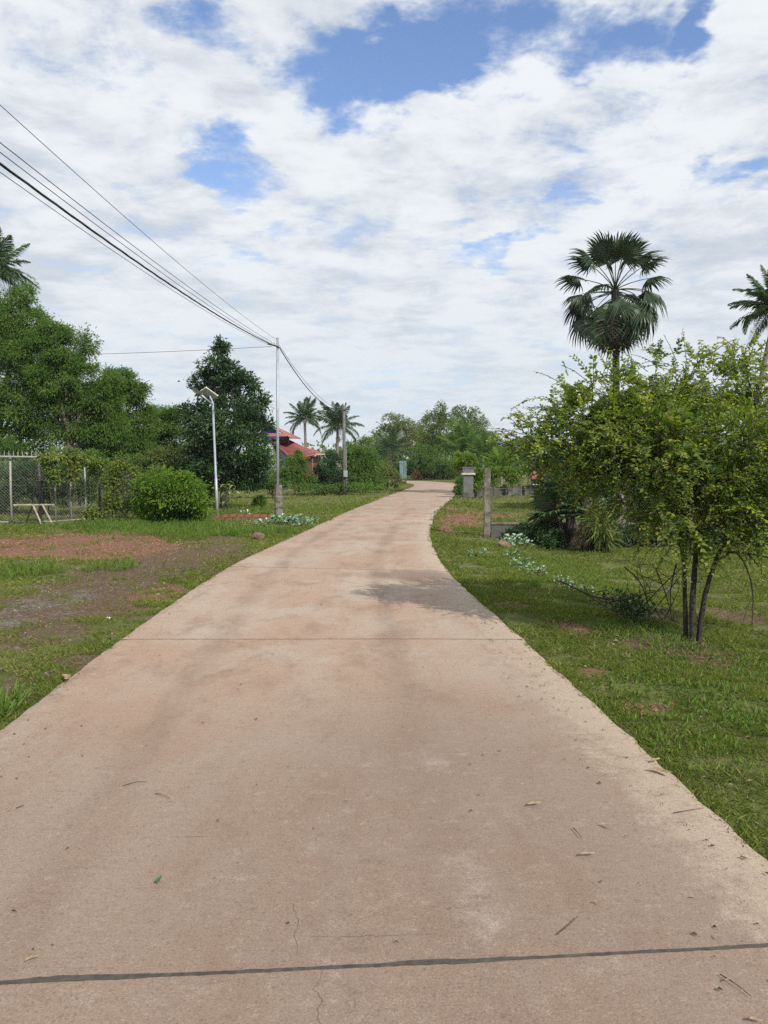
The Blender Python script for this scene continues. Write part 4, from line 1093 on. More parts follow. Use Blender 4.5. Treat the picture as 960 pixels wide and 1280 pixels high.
# ------------------------------------------------------------------ red roofed house
def house():
    t = thing('house', base_at(362, 60), 'blue and red house with two tiered red sheet metal roof behind the garden shrubs', 'house')
    A0, B, C, D, E = at(339, 551, 59.5), at(365, 573, 56), at(394, 567, 61), at(362, 551.5, 62), at(405.5, 567, 64)
    K = at(345, 566, 70)
    dn = Vector((0, 0, -.07))
    def slab(name, pts, mat, d=dn, par=t): return MB().poly_slab(pts, d).build(name, mat, par)
    r1 = slab('roof', (A0, B, C, D), 'roof_red'); slab('roof', (D, C, E), 'roof_red', dn * .9); slab('roof', (A0 + Vector((0, .01, 0)), D + Vector((0, .01, 0)), E + Vector((.0, .02, 0)), K), 'roof_red', dn)
    # ribs of the sheet metal, ridge and hip caps
    mb = MB()
    for i in range(1, 22):
        u = i / 22; mb.tube([A0.lerp(D, u) + Vector((0, 0, .02)), B.lerp(C, u) + Vector((0, 0, .02))], .03, 4, False)
    stuff(mb.build('roof_ribs', 'roof_red', r1))
    for a, b in ((D, C), (A0, D)): MB().tube([a + Vector((0, 0, .03)), b + Vector((0, 0, .03))], .075, 6).build('ridge_cap', 'roof_red', r1)
    MB().tube([A0, B], .05, 5).build('verge_board', 'roof_red', t); MB().tube([B + dn, C + dn], .06, 5).build('fascia', 'roof_red', t)
    MB().tube([C + dn, E + dn], .05, 5).build('fascia', 'trim_cream', t)
    # walls, set in under the eaves
    Ai, Bi, Ci, Ei = A0 + Vector((.25, .9, 0)), B + Vector((-.35, .9, .1)), C + Vector((-.45, .5, 0)), E + Vector((-.5, .4, 0))
    low = lambda p, z=-.1: Vector((p.x, p.y, z))
    MB().poly_slab([low(Ai, 1.25), low(Bi, 1.25), Bi - Vector((0, 0, .15)), Ai - Vector((0, 0, .25))], (.05, .12, 0)).build('wall', 'wall_blue', t)
    MB().poly_slab([low(Ai), low(Bi), low(Bi, 1.247), low(Ai, 1.247)], (.05, .12, 0)).build('lower_wall', 'wall_blue', t)
    MB().poly_slab([low(Bi), low(Ci), Ci - Vector((0, 0, .2)), Bi - Vector((0, 0, .2))], (-.03, .12, 0)).build('wall', 'wall_red', t)
    MB().poly_slab([low(Ci), low(Ei), Ei - Vector((0, 0, .2)), Ci - Vector((0, 0, .2))], (-.1, .08, 0)).build('wall', 'wall_red', t)
    for p in (Ci + Vector((.2, -.3, 0)), Ei + Vector((.1, -.1, 0))): MB().tube([low(p), p - Vector((0, 0, .1))], .06, 8).build('porch_post', 'concrete_old', t)
    q0, q1 = Ai.lerp(Bi, .3), Ai.lerp(Bi, .55)
    w = MB().poly_slab([low(q0, 1.35) - Vector((.01, .05, 0)), low(q1, 1.35) - Vector((.01, .05, 0)), low(q1, 2.05) - Vector((.01, .05, 0)), low(q0, 2.05) - Vector((.01, .05, 0))], (0, .04, 0)).build('window', 'glass_dark', t)
    for a, b in ((1.33, 1.40), (2.02, 2.09)):
        MB().poly_slab([low(q0, a) - Vector((.03, .08, 0)), low(q1, a) - Vector((-.03, .08, 0)), low(q1, b) - Vector((-.03, .08, 0)), low(q0, b) - Vector((.03, .08, 0))], (0, .03, 0)).build('frame', 'white_paint', w)
    # upper tier: a gable turned to the road
    F1, F2 = at(336, 529, 58.5), at(337.5, 530, 66); R1, R2 = at(364.5, 547, 58.5), at(376, 547.5, 64)
    L1 = Vector((2 * F1.x - R1.x, R1.y, R1.z)); L2 = Vector((2 * F2.x - R2.x, R2.y, R2.z))
    u = slab('upper_roof', (F1, R1, R2, F2), 'roof_red'); slab('upper_roof', (F1 - Vector((.004, 0, 0)), F2 - Vector((.004, 0, 0)), L2, L1), 'roof_red')
    MB().tube([F1 + Vector((0, 0, .03)), F2 + Vector((0, 0, .03))], .08, 6).build('ridge_cap', 'roof_red', u)
    for a, b in ((F1, R1), (F1, L1)): MB().tube([a + Vector((0, -.05, -.05)), b + Vector((0, -.05, -.05))], .07, 5).build('verge_board', 'roof_red', t)
    g = Vector((0, .35, -.12))
    MB().poly_slab([F1 + g, L1 + g + Vector((.3, 0, 0)), R1 + g - Vector((.3, 0, 0))], (0, .1, 0)).build('gable', 'wall_deep_blue', t)
    a, b = at(316, 541.5, 58), at(357, 541.5, 58); c, d_ = at(358.5, 545, 57.4), at(313, 545, 57.4)
    slab('pent_roof', (a, d_, c, b), 'roof_red', Vector((0, .02, -.05)))
    x0, x1 = at(318, 545, 58.9).x, at(360, 545, 58.9).x
    MB().box(((x0 + x1) / 2, 59.4, at(338, 549, 58.9).z), (x1 - x0, .8, .55)).build('clerestory_wall', 'timber_dark', t)
    return t
house()

def blue_panel():
    b = base_at(503, 72); t = thing('sheet_panel', b, 'pale blue grey sheet metal panel standing on dark feet by the bend', 'panel')
    h = at(503, 577, 72).z; x0, x1 = at(499.5, 590, 72).x, at(508, 590, 72).x; xm = (x0 + x1) / 2
    MB().box((xm, 72, (h + .35) / 2 + .1), (x1 - x0, .05, h - .42), .12).build('panel', 'sheet_blue', t)
    for i in range(4): MB().box((x0 + (x1 - x0) * (i + .5) / 4, 71.94, (h + .35) / 2 + .1), (.03, .03, h - .45), .12).build('rib', 'sheet_blue', t)
    for x in (x0 + .06, x1 - .06): MB().box((x, 72.05, b.z + .25), (.12, .12, .75)).build('leg', 'dark_steel', t)
    MB().box((xm, 72.02, b.z + .15), (x1 - x0, .3, .3)).build('foot', 'timber_dark', t)
blue_panel()

# ------------------------------------------------------------------ walls, posts and shrine on the right
def gate_pillar():
    b = base_at(585, 41); t = thing('gate_pillar', b, 'square grey masonry gate pillar with a wide cap at the road edge', 'pillar')
    h = at(585, 583, 41).z; z0 = b.z
    MB().box((b.x, 41, (z0 - .1 + h - .42) / 2), (.50, .5, h - .42 - z0 + .1)).build('shaft', 'pillar_grey', t)
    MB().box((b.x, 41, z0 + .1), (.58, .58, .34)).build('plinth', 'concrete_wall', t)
    MB().box((b.x, 41, h - .38), (.68, .68, .09)).build('cap', 'trim_cream', t)
    MB().box((b.x, 41, h - .20), (.56, .56, .27)).build('cap_block', 'pillar_grey', t)
    MB().box((b.x, 41, h - .045), (.62, .62, .05)).build('cap', 'pillar_grey', t)
gate_pillar()
def low_wall():
    a, b = Vector((base_at(591, 41.5).x, 41.5, 0)), Vector((base_at(668, 46).x, 46, 0)); t = thing('low_wall', Vector((a.x, a.y, -.05)), 'low dark boundary wall running right from the grey gate pillar', 'wall')
    n = 4; d = (b - a); ang = math.atan2(d.y, d.x); L = d.length / n
    for i in range(n):
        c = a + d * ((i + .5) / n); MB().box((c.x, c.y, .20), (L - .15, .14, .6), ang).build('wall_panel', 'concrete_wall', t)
        p = a + d * (i / n)
        if i: MB().box((p.x, p.y, .25), (.16, .18, .75), ang).build('wall_post', 'concrete_old', t)
    for i in range(6):
        p = a + d * ((i + .3) / 6); MB().tube([(p.x, p.y, .3), (p.x + rng.normal(0, .04), p.y, 1.55)], .025, 6).build('trellis_post', 'timber_dark', t)
    for z in (.95, 1.5): MB().tube([(a.x, a.y - .03, z), (b.x, b.y - .03, z)], .012, 4).build('trellis_wire', 'wire_grey', t)
low_wall()
vine('climbing_vine', 'bright green vine trained along the trellis over the low dark wall', [(600, 592, 8, 7, 41.2, 618), (613, 590, 10, 5, 41.8), (630, 589, 12, 5, 42.5), (650, 588, 12, 5, 43.5), (668, 588, 12, 5, 44.5), (596, 603, 6, 10, 41.2), (640, 598, 8, 6, 43), (615, 600, 6, 8, 42), (684, 590, 10, 7, 45)], 7000, 'leaf_bright', .13, 40)
def near_wall():
    xs = [base_at(609, WALL_Y).x, base_at(690, WALL_Y).x, base_at(778, WALL_Y).x, base_at(866, WALL_Y).x, base_at(955, WALL_Y).x, base_at(1040, WALL_Y).x]
    t = thing('boundary_wall', Vector((xs[0], WALL_Y, -.28)), 'low mossy concrete boundary wall with painted shade and square posts behind the fan palm', 'wall')
    for i, x in enumerate(xs):
        top = at(609, 585, WALL_Y).z if i == 0 else 1.35 - .06 * i
        n = 12; V = []
        for k in range(n + 1):
            z = -.4 + (top + .4) * k / n; e = .070 + rng.normal(0, .004, (4, 2)) - (k == n) * .012 * rng.random((4, 2)); cx = x + rng.normal(0, .004)
            V += [(cx + sx * e[q, 0], WALL_Y + sy * e[q, 1], z) for q, (sx, sy) in enumerate(((-1, -1), (1, -1), (1, 1), (-1, 1)))]
        kk = np.arange(n)[:, None] * 4; q = np.arange(4)[None]; q2 = (q + 1) % 4
        mb = MB().add(V, [np.stack([kk + q, kk + q2, kk + 4 + q2, kk + 4 + q], -1).reshape(-1, 4), np.arange(4)[None] + n * 4])
        mb.build('wall_post', 'concrete_old', t)
        if i < len(xs) - 1:
            x1 = xs[i + 1]; a = x + .09; b = x1 - .09
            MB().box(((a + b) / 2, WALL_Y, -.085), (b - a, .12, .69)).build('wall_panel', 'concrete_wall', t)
            MB().box(((a + b) / 2, WALL_Y, .275), (b - a, .17, .04)).build('coping', 'concrete_old', t)
            for z in (.55, .85, 1.1): MB().tube([(x, WALL_Y - .09, z), ((x + x1) / 2, WALL_Y - .09, z - .03), (x1, WALL_Y - .09, z - .02)], .0035, 4).build('strand_wire', 'wire_grey', t)
near_wall()
def shrine():
    b = on(677, 631); Y = b.y; k = Y / FPX
    t = thing('spirit_house', b, 'small dark spirit house with a red brown roof on wooden legs', 'shrine')
    P = lambda px, py, dy=0: at(px, py, Y + dy)
    z = lambda py: at(677, py, Y).z
    for px, dy in ((669, -.2), (682, -.2), (671, .3), (684, .3)):
        q = P(px, 607, dy); g = Vector((q.x + .03, q.y, tz(q.x, q.y) - .05)); MB().tube([g, q], .055, 6, wob=.06).build('leg', 'timber_dark', t)
    cx = P(676, 600).x
    MB().box((cx, Y, z(607)), (26 * k, .8, .07)).build('platform', 'timber_dark', t)
    MB().box((cx, Y + .05, (z(606) + z(597)) / 2), (21 * k, .6, z(597) - z(606))).build('cabinet', 'shrine_teal', t)
    for px in (672, 680): MB().box((P(px, 602).x, Y - .27, (z(605) + z(599)) / 2), (.14, .03, .16)).build('offering_niche', 'white_paint', t)
    MB().tube([(cx - 12 * k, Y - .36, z(605.5)), (cx + 12 * k, Y - .36, z(605.2))], .018, 5).build('rail', 'white_paint', t)
    e = 15 * k; zt, zb = z(587.5), z(597.5)
    R0, R1 = Vector((cx - e * .55, Y, zt)), Vector((cx + e * .5, Y, zt - .02))
    c = [Vector((cx - e * .95, Y - .5, zb)), Vector((cx + e, Y - .5, zb - .02)), Vector((cx + e, Y + .5, zb)), Vector((cx - e * .95, Y + .5, zb))]
    d = Vector((0, 0, -.05))
    for pts in ((c[0], c[1], R1, R0), (c[2], c[3], R0, R1)): MB().poly_slab(pts, d).build('roof', 'shrine_red', t)
    for pts in ((c[1], c[2], R1), (c[3], c[0], R0)): MB().poly_slab(pts, d * .96).build('roof_end', 'shrine_red', t)
shrine()
def fan_thing(name, px, pyb, label, hub, n, Rb, pet, el0, el1, mat, part, droop=.3, seed=0, span=240):
    b = G(px, pyb); t = thing(name, b, label, 'palm')
    Y = b.y; h = at(hub[0], hub[1], Y); off = h - b; rr = random.Random(seed)
    MB().tube([b - Vector((0, 0, .15)), b.lerp(h, .5) + Vector((.03, 0, 0)), h], [.16, .13, .1], 8, wob=.1).build('trunk', 'bark_dark', t, True)
    ms = [fan_mesh(Rb, pet, 24, span, droop, seed + 3), fan_mesh(Rb * .9, pet * .85, 22, span * .9, droop * 1.4, seed + 4)]
    for i in range(n):
        q = i / max(1, n - 1); o = link(part, ms[i % 2], mat, t, tuple(off * (1 - .25 * q)), (rr.uniform(-.6, .6), -R(el0 + (el1 - el0) * q + rr.uniform(-8, 8)), i * 2.399 + rr.uniform(-.2, .2))); s_ = rr.uniform(.85, 1.15); o.scale = (s_,) * 3
    return t, off, rr, b
fan_thing('young_fan_palm', 713, 684, 'young dark green fan palm growing against the boundary wall', (712, 638), 22, .66, .6, 82, 4, 'leaf_palm', 'fan_leaf', .25, 11, 230)
fan_thing('dead_fan_palm', 735, 689, 'dead brown fan palm stump draped in hanging dry leaves', (735, 622), 16, .62, .22, -68, -88, 'leaf_dead', 'dead_leaf', .5, 21, 60)
t_, o_, r_, b_ = fan_thing('dead_fan_palm', 690, 682, 'dry vine clad palm trunk left of the young fan palm', (688, 594), 9, .45, .15, -72, -88, 'leaf_dead', 'dead_leaf', .5, 31, 60)
for k_ in range(16):
    p0 = b_ + Vector((rng.normal(0, .1), rng.uniform(-.2, -.05), rng.uniform(.5, 1.7))); p1 = p0 + Vector((rng.normal(0, .18), rng.normal(0, .05), -rng.uniform(.4, .9)))
    if p1.z < b_.z: p1.z = b_.z
    MB().tube([p0, p0.lerp(p1, .5) + Vector((rng.normal(0, .06), 0, 0)), p1], .011, 4).build('dry_stem', 'twig_brown', t_)
GW = 'plants against the boundary wall'
shrub('creeper', 810, 690, 'added creeper darkening the wall like shade behind the brush and left small tree trunk', [(790, 668, 20, 14), (820, 672, 22, 12), (850, 668, 18, 14)], 4500, 'leaf_dark', .09, 'creeper', GW, Y=18.2, sub=24)  # added to darken the wall strip where shade falls under the tree
shrub('creeper', 915, 690, 'dark creeper added as shade over the wall right of the small tree trunks', [(895, 672, 18, 12), (930, 668, 24, 14), (970, 672, 24, 12)], 4500, 'leaf_dark', .09, 'creeper', GW, Y=18.2, sub=24)  # likewise added in front of the wall in place of shade
shrub('creeper', 640, 690, 'dark creeper hanging over the wall between the end post and the fan palm', [(640, 672, 12, 12), (660, 676, 16, 13), (676, 668, 12, 16), (622, 682, 8, 8), (655, 660, 10, 6)], 4200, 'leaf_dark', .085, 'creeper', GW, Y=18.25, sub=20)
shrub('shrub', 700, 690, 'tangle of dark leaves at the foot of the dry palm trunk', [(696, 675, 9, 12), (686, 678, 8, 10)], 1500, 'leaf_dark', .09, group=GW, Y=17.6, sub=18)
shrub('shrub', 765, 690, 'dark bush over the boundary wall just right of the dead palm stump', [(762, 640, 26, 26), (785, 625, 26, 30), (770, 660, 22, 14)], 6500, 'leaf_dark', .1, group=GW, Y=19.3, sub=26)
shrub('shrub', 850, 690, 'dark bushes behind the wall seen between the small tree trunks', [(840, 630, 34, 34), (880, 640, 30, 28), (815, 650, 22, 18)], 6500, 'leaf_dark', .11, group=GW, Y=20.5, sub=26)
shrub('shrub', 950, 690, 'bright bush behind the wall at the right of the small tree', [(930, 640, 34, 30), (975, 630, 40, 44), (910, 655, 26, 16)], 7000, 'leaf_acacia', .11, group=GW, Y=20.5, sub=26)
shrub('yucca', 752, 690, 'strappy olive leaved plant beside the dead palm stump', [(752, 650, 9, 18), (758, 668, 9, 12)], 500, 'leaf_olive', .42, 'plant', GW, Y=17.3, sub=10, aspect=.09)

# ------------------------------------------------------------------ small tree at the right of the road
def small_tree():
    b = G(866, 803); Y = b.y; k = Y / FPX
    t = thing('small_tree', b, 'small yellow green tree on three thin dark trunks right of the road', 'tree')
    def p(px, py, dy=0): return at(px, py, Y + dy)
    crowns = []
    for (bx, by, dy0, pts, r) in ((858, 790, .10, [(856, 740, .1), (853, 690, .12), (838, 620, .2), (790, 560, .3)], .023),
                                  (866, 800, -.05, [(866, 745, -.02), (870, 690, .0), (872, 620, .05), (850, 540, .2)], .029),
                                  (872, 800, .0, [(880, 750, -.05), (893, 705, -.05), (905, 680, 0), (950, 610, .1)], .025)):
        g = p(bx, by, dy0); g.z = tz(g.x, g.y) - .08
        P = [g] + [p(x, y, dd) for x, y, dd in pts]
        P = catmull([tuple(q) for q in P], 5)
        m = len(P); MB().tube(P, r * np.linspace(1.1, .55, m), 9, wob=.07).build('trunk', 'bark_dark', t, True)
        crowns.append(P[-1])
    lob = [(835, 525, 84, 52, .1), (765, 548, 74, 46, .2), (692, 554, 50, 28, .3), (880, 490, 76, 40, .3), (945, 545, 80, 66, .2), (800, 605, 66, 40, -.1), (865, 640, 74, 42, -.35), (930, 630, 66, 44, -.35), (748, 576, 42, 24, .15),
           (1000, 570, 80, 90, .25), (655, 545, 26, 22, .4), (850, 468, 60, 30, .45), (775, 492, 52, 30, .4), (930, 462, 50, 30, .35), (1060, 600, 60, 80, .2), (820, 560, 60, 50, -.5), (900, 570, 60, 50, -.55), (722, 518, 40, 26, .35),
           (830, 520, 70, 46, .85), (920, 540, 70, 56, .9), (760, 560, 50, 40, .8), (1000, 600, 70, 70, -.5)]
    L3 = []
    for x, y, rx, ry, dy in lob:
        c = p(x, y, dy); L3.append((c.x, c.y, c.z, rx * k, .48, ry * k))
    L3 = np.array(L3)
    mb = MB()
    forks = [p(853, 690, .12), p(870, 690), p(905, 680), p(838, 620, .2), p(872, 620, .05), p(935, 630, .08)]
    for l in L3:
        f = min(forks, key=lambda q: (Vector(l[:3]) - q).length); limb(mb, f, l[:3], .02, .006, .12, 5)
    stuff(mb.build('branches', 'bark_dark', t, True))
    # shoots: arching twigs carrying two rows of small oval leaves
    vol = (L3[:, 3] * L3[:, 4] * L3[:, 5]) ** .6; vol /= vol.sum()
    S, E_, T_ = [], [], []
    NS = 9000
    which = rng.choice(len(L3), NS, p=vol)
    u = unit(rng.standard_normal((NS, 3))); rr = .25 + .75 * rng.random(NS) ** .6
    S = L3[which, :3] + u * rr[:, None] * L3[which, 3:]
    dirs = unit(u * .8 + .55 * rng.standard_normal((NS, 3)) + np.array((0, 0, .25)))
    ln = .16 + .26 * rng.random(NS)
    extra = [((700, 478), (668, 458)), ((738, 470), (716, 440)), ((858, 452), (853, 398)), ((868, 448), (906, 418)), ((800, 462), (780, 432)), ((655, 520), (628, 515)), ((690, 500), (655, 490)), ((760, 462), (748, 436)), ((915, 445), (905, 420)),
             ((930, 440), (946, 418)), ((830, 448), (812, 424)), ((720, 488), (692, 470)), ((640, 540), (622, 548)), ((680, 560), (655, 572)), ((880, 450), (893, 425)), ((790, 470), (765, 452)), ((710, 470), (704, 446)), ((845, 450), (830, 412)), ((660, 500), (640, 505)), ((930, 690), (948, 700)), ((820, 680), (800, 694)), ((780, 640), (752, 652)), ((890, 690), (905, 702)), ((840, 682), (822, 704))]
    S2 = np.array([tuple(p(*a, .35)) for a, b_ in extra]); E2 = np.array([tuple(p(*b_, .35)) for a, b_ in extra])
    hole = vnoise(S * 3.6, 2) + .12 * rng.standard_normal(len(S)); outer = sstep(S[:, 2], p(480, 560).z, p(480, 470).z) * .06 + sstep(-S[:, 0], -p(790, 500).x, -p(690, 500).x) * .10
    kp = hole > .482 + outer; S, dirs, ln = S[kp], dirs[kp], ln[kp]
    S = np.vstack([S, S2]); dirs = np.vstack([dirs, unit(E2 - S2)]); ln = np.concatenate([ln, np.linalg.norm(E2 - S2, axis=1) * 1.05])
    nl = 15; n = len(S); tt = (np.arange(nl) + .6) / nl
    sag = .35 * ln * (.4 + rng.random(n))
    C = S[:, None] + dirs[:, None] * (ln[:, None] * tt)[..., None]; C[..., 2] -= sag[:, None] * tt ** 2
    tw = MB()
    for i in range(n):
        q = [S[i], C[i, nl // 2], C[i, -1]]; tw.tube(q, (.0045, .003, .0015), 3, False)
    stuff(tw.build('twigs', 'twig_brown', t))
    Tn = dirs[:, None] + np.array((0, 0, -1.0)) * (2 * sag / ln)[:, None, None] * tt[None, :, None]; Tn = unit(Tn)
    side = unit(np.cross(Tn, np.array((0, 0, 1.0)) + .35 * rng.standard_normal((n, 1, 3))))
    sg = np.where(np.arange(nl) % 2, 1.0, -1.0)[None, :, None]
    D = Tn * .55 + side * sg + .28 * rng.standard_normal(C.shape)
    N = np.cross(side, Tn); N = np.where(N[..., 2:] < 0, -N, N) + .35 * rng.standard_normal(C.shape)
    tone_t = np.clip(.40 + .18 * rng.standard_normal(n), 0, .85)
    tone = np.clip(tone_t[:, None] + .12 * rng.standard_normal((n, nl)) + .18 * tt, 0, 1)
    keep = rng.random((n, nl)) < .9
    Lf = (.021 + .027 * rng.random((n, 1)) ** 1.4 + .008 * rng.random((n, nl))) * (1.1 - .35 * tt)
    stuff(leaf_obj('crown', C[keep], D[keep], Lf[keep] * 1.25, Lf[keep] * .72, tone[keep], 'leaf_lime', t, .12, N[keep]))
    # bare arching branch at the right, and hanging twigs
    for pts, r in (([(897, 700, -.05), (918, 690, -.1), (934, 712, -.15), (941, 745, -.15), (940, 782, -.1)], .010), ([(941, 745, -.15), (933, 762, -.2), (928, 782, -.2)], .005), ([(905, 690, -.05), (935, 692, .05), (975, 700, .1)], .012), ([(872, 690, 0), (885, 684, -.1), (898, 676, -.1)], .016),
                   ([(935, 692, .05), (950, 710, .1), (962, 730, .1)], .005), ([(803, 560, -.75), (808, 572, -.78), (812, 588, -.78), (822, 592, -.75)], .006)):
        P = catmull([tuple(p(*q)) for q in pts], 6); MB().tube(P, r * np.linspace(1, .45, len(P)), 5).build('bare_branch', 'twig_brown' if r < .011 else 'bark_dark', t, True)
    return t
small_tree()
def brush_pile():
    c = G(790, 775); Y = c.y; t = thing('brush_pile', c, 'heap of bare cut branches lying left of the small tree trunks', 'brush pile')
    for i, (pts, r) in enumerate((([(700, 726), (740, 745), (775, 752), (805, 770)], .009), ([(765, 752), (800, 744), (835, 736)], .010), ([(780, 708), (800, 728), (812, 760)], .008), ([(785, 778), (830, 730), (862, 702)], .008),
                     ([(820, 712), (832, 742), (842, 780)], .008), ([(845, 705), (838, 740), (840, 778)], .009), ([(790, 770), (815, 762), (848, 778)], .008), ([(850, 720), (820, 760), (800, 785)], .006), ([(755, 740), (770, 765), (785, 780)], .007),
                     ([(812, 775), (805, 730), (798, 705)], .005), ([(830, 780), (812, 745), (818, 715)], .005), ([(830, 775), (845, 745), (850, 728)], .006), ([(720, 735), (760, 760), (800, 782)], .006))):
        P = [at(x, y, Y + rng.uniform(-.35, .35)) for x, y in pts]
        q = catmull([tuple(v) for v in P], 5); q[:, 2] = np.maximum(q[:, 2], terrain(q[:, 0], q[:, 1]) + .012)
        br = MB().tube(q, r * np.linspace(1, .5, len(q)), 5, wob=.1).build('branch', 'twig_brown', t, True)
        for j in range(4):
            a = q[rng.integers(2, len(q))]; e = a + np.array((rng.normal(0, .18), rng.normal(0, .12), rng.uniform(.02, .25)))
            MB().tube([a, (a + e) / 2 + rng.normal(0, .02, 3), e], (.004, .003, .0015), 4).build('twig', 'twig_brown', br, origin=world_loc(t))
    l = [at(785, 752, Y), at(768, 750, Y + .1), at(800, 762, Y - .1)]
    P, D, T = crown_leaves([(q.x, q.y, q.z, .13, .16, .09) for q in l], 700, 10, .4)
    k = P[:, 2] > terrain(P[:, 0], P[:, 1]); P, D, T = P[k], D[k], T[k]
    stuff(leaf_obj('foliage', P, D, .05, .025, T, 'leaf_dark', t))
brush_pile()

# ------------------------------------------------------------------ pale leaved plants, kerb bricks, stones
def pale_plant(px, py, label, n=26, s=1.0, mat='leaf_pale'):
    b = on(px, py); m = int(n * 2.6); a = rng.random(m) * 6.283; r = np.sqrt(rng.random(m)) * .17 * s
    P = np.c_[b.x + np.cos(a) * r, b.y + np.sin(a) * r, b.z + .02 + rng.random(m) * .15 * s]
    D = np.c_[np.cos(a), np.sin(a), .2 + .7 * rng.random(m)]; T = np.clip(rng.beta(.9, 1.25, m), 0, 1)
    L = s * (.035 + .05 * rng.random(m)); t = thing('pale_leaf_plant', b, label, 'plant', 'pale leaved plants on the verges')
    stuff(leaf_obj('foliage', P, D, L, L * .75, T, mat, t, .25, np.tile((0, -.6, 1.0), (m, 1)) + .5 * rng.standard_normal((m, 3))))
    mb = MB()
    for i in range(5): mb.tube([b - Vector((0, 0, .03)), Vector(P[i])], .006, 4)
    stuff(mb.build('stems', 'twig_brown', t))
for a in ((349, 655, 'tallest pale leaved plant touching the foot of the concrete stump', 40, 1.5), (362, 656, 'wide pale leaved clump just right of the concrete stump', 46, 1.6), (379, 658, 'pale leaved clump nearest the road edge by the stump', 40, 1.4), (390, 654, 'small pale plant on the road side beyond the stump clumps', 20, 1.0),
          (331, 659, 'pale leaved plant on the grass left of the stump, before the brick kerb', 30, 1.2), (316, 657, 'little pale plant midway along the brick kerb', 14, .9), (307, 645, 'single pale tuft poking above the brick kerb', 14, 1.1), (298, 655, 'little pale sprig close to the lamp foot', 8, .8),
          (644, 682, 'largest pale blue green clump below the boundary wall', 46, 1.35), (633, 684, 'pale clump touching the brown rock on the right verge', 24, 1.0), (658, 683, 'small pale plant right of the largest blue green clump', 12, .8), (597, 697, 'lone pale plant nearest the road on the right verge', 12, .9),
          (640, 697, 'pale plant just below the largest clump, on the grassy slope', 14, .8), (650, 709, 'bright white leaved plant halfway down the right slope', 22, .9), (658, 714, 'white leaved plant beside a short dry stalk on the right slope', 16, .8), (671, 719, 'pale plant farther down the right slope, near the weeds', 14, .8),
          (678, 718, 'small grey tuft beside the weeds on the right slope', 8, .7), (701, 731, 'low pale plant at the upper edge of the tree shadow', 12, .7), (716, 738, 'last pale plant toward the cut branches', 12, .7), (732, 742, 'tiny pale plant touching the cut branches', 8, .6)):
    pale_plant(*a)
def tall_plant(px, pyb, label, name, leaves, L, W, h, mat, stems=3, cat='plant', droop=.9):
    b = on(px, pyb) if pyb else None
    t = thing(name, b, label, cat)
    for s_ in range(stems):
        top = b + Vector((rng.normal(0, .15), rng.normal(0, .12), h * rng.uniform(.7, 1.05)))
        MB().tube([b + Vector((rng.normal(0, .06), 0, -.05)), b.lerp(top, .6), top], (.03, .022, .01), 6).build('stem', 'leaf_olive', t)
        for i in range(leaves):
            q = .3 + .7 * i / max(1, leaves - 1); o = b.lerp(top, q); az = i * 2.4 + s_; l = L * rng.uniform(.7, 1.1)
            u = np.linspace(0, 1, 6); d = np.array((math.cos(az), math.sin(az)))
            c = np.c_[o.x + d[0] * l * u * .8, o.y + d[1] * l * u * .8, o.z + l * (.75 * u - droop * u ** 2)]
            sd = np.array((-d[1], d[0], 0)) * W * .5; w = np.sin(np.pi * np.clip(u * .92 + .06, 0, 1))[:, None]
            V = np.vstack([c + sd * w + (0, 0, .01), c - (0, 0, .012), c - sd * w + (0, 0, .01)]); k = np.arange(5)
            MB().add(V, [np.stack([k, k + 1, k + 7, k + 6], -1), np.stack([k + 6, k + 7, k + 13, k + 12], -1)], np.clip(rng.normal(.55, .25), 0, 1)).build('leaf', mat, t)
    return t
tall_plant(284, 646, 'tall pale leaved weed standing right of the solar lamp', 'tall_weed', 8, .42, .10, 1.15, 'leaf_banana', 3)
tall_plant(487, 611, 'banana plant with one yellowing leaf arching toward the blue panel', 'banana_plant', 6, 1.9, .42, 1.9, 'leaf_banana', 1)
def brick_kerb():
    a, b = G(262, 651), G(344, 650); t = thing('brick_kerb', a, 'low kerb of red bricks between the solar lamp and the concrete stump', 'kerb')
    d = b - a; n = int(d.length / .235); ang = math.atan2(d.y, d.x)
    me = MB().box((0, 0, 0), (.215, .11, .085)).mesh('brick')
    for r in range(2):
        for i in range(n):
            c = a + d * ((i + .5 + .5 * (r % 2)) / (n + .5)); z = tz(c.x, c.y)
            link('brick', me, 'brick_red', t, tuple(Vector((c.x, c.y + rng.normal(0, .006), z + .035 + r * .095)) - a), (rng.normal(0, .02), rng.normal(0, .02), ang + rng.normal(0, .03)))
brick_kerb()
def rock(name, px, py, s, label, mat, cat='stone', group=None, sc=(1, .8, .62)):
    import bmesh
    bm = bmesh.new(); bmesh.ops.create_icosphere(bm, subdivisions=3, radius=1)
    V = np.array([v.co[:] for v in bm.verts]); o = rng.uniform(0, 50)
    k = 1 + .9 * (vnoise(V * 1.1 + o, 3) - .5) + .22 * (vnoise(V * 4 + o, 2) - .5)
    for v, q, kk in zip(bm.verts, V, k): v.co = Vector(q * kk * s * np.array(sc))
    me = bpy.data.meshes.new(name); bm.to_mesh(me); bm.free()
    g = on(px, py); o = link(name, me, mat, None, g + Vector((0, 0, s * sc[2] * .45)), (0, 0, rng.uniform(0, 6)))
    return tag(o, label, cat, group)
rock('rock', 323, 674, .17, 'rough brown rock in the grass on the left verge', 'rock_brown')
rock('rock', 629, 684, .16, 'brown rock below the end post of the boundary wall', 'rock_brown')
GP = 'pale stones at the left road edge'
rock('pebble', 392, 664, .07, 'white stone at the road edge below the pale plants', 'rock_white', group=GP)
rock('pebble', 399, 660, .05, 'smaller white stone beyond the first at the road edge', 'rock_white', group=GP)
rock('pebble', 136, 774, .03, 'flat pale stone in the bare soil beside the slab joint', 'rock_white', group=GP)
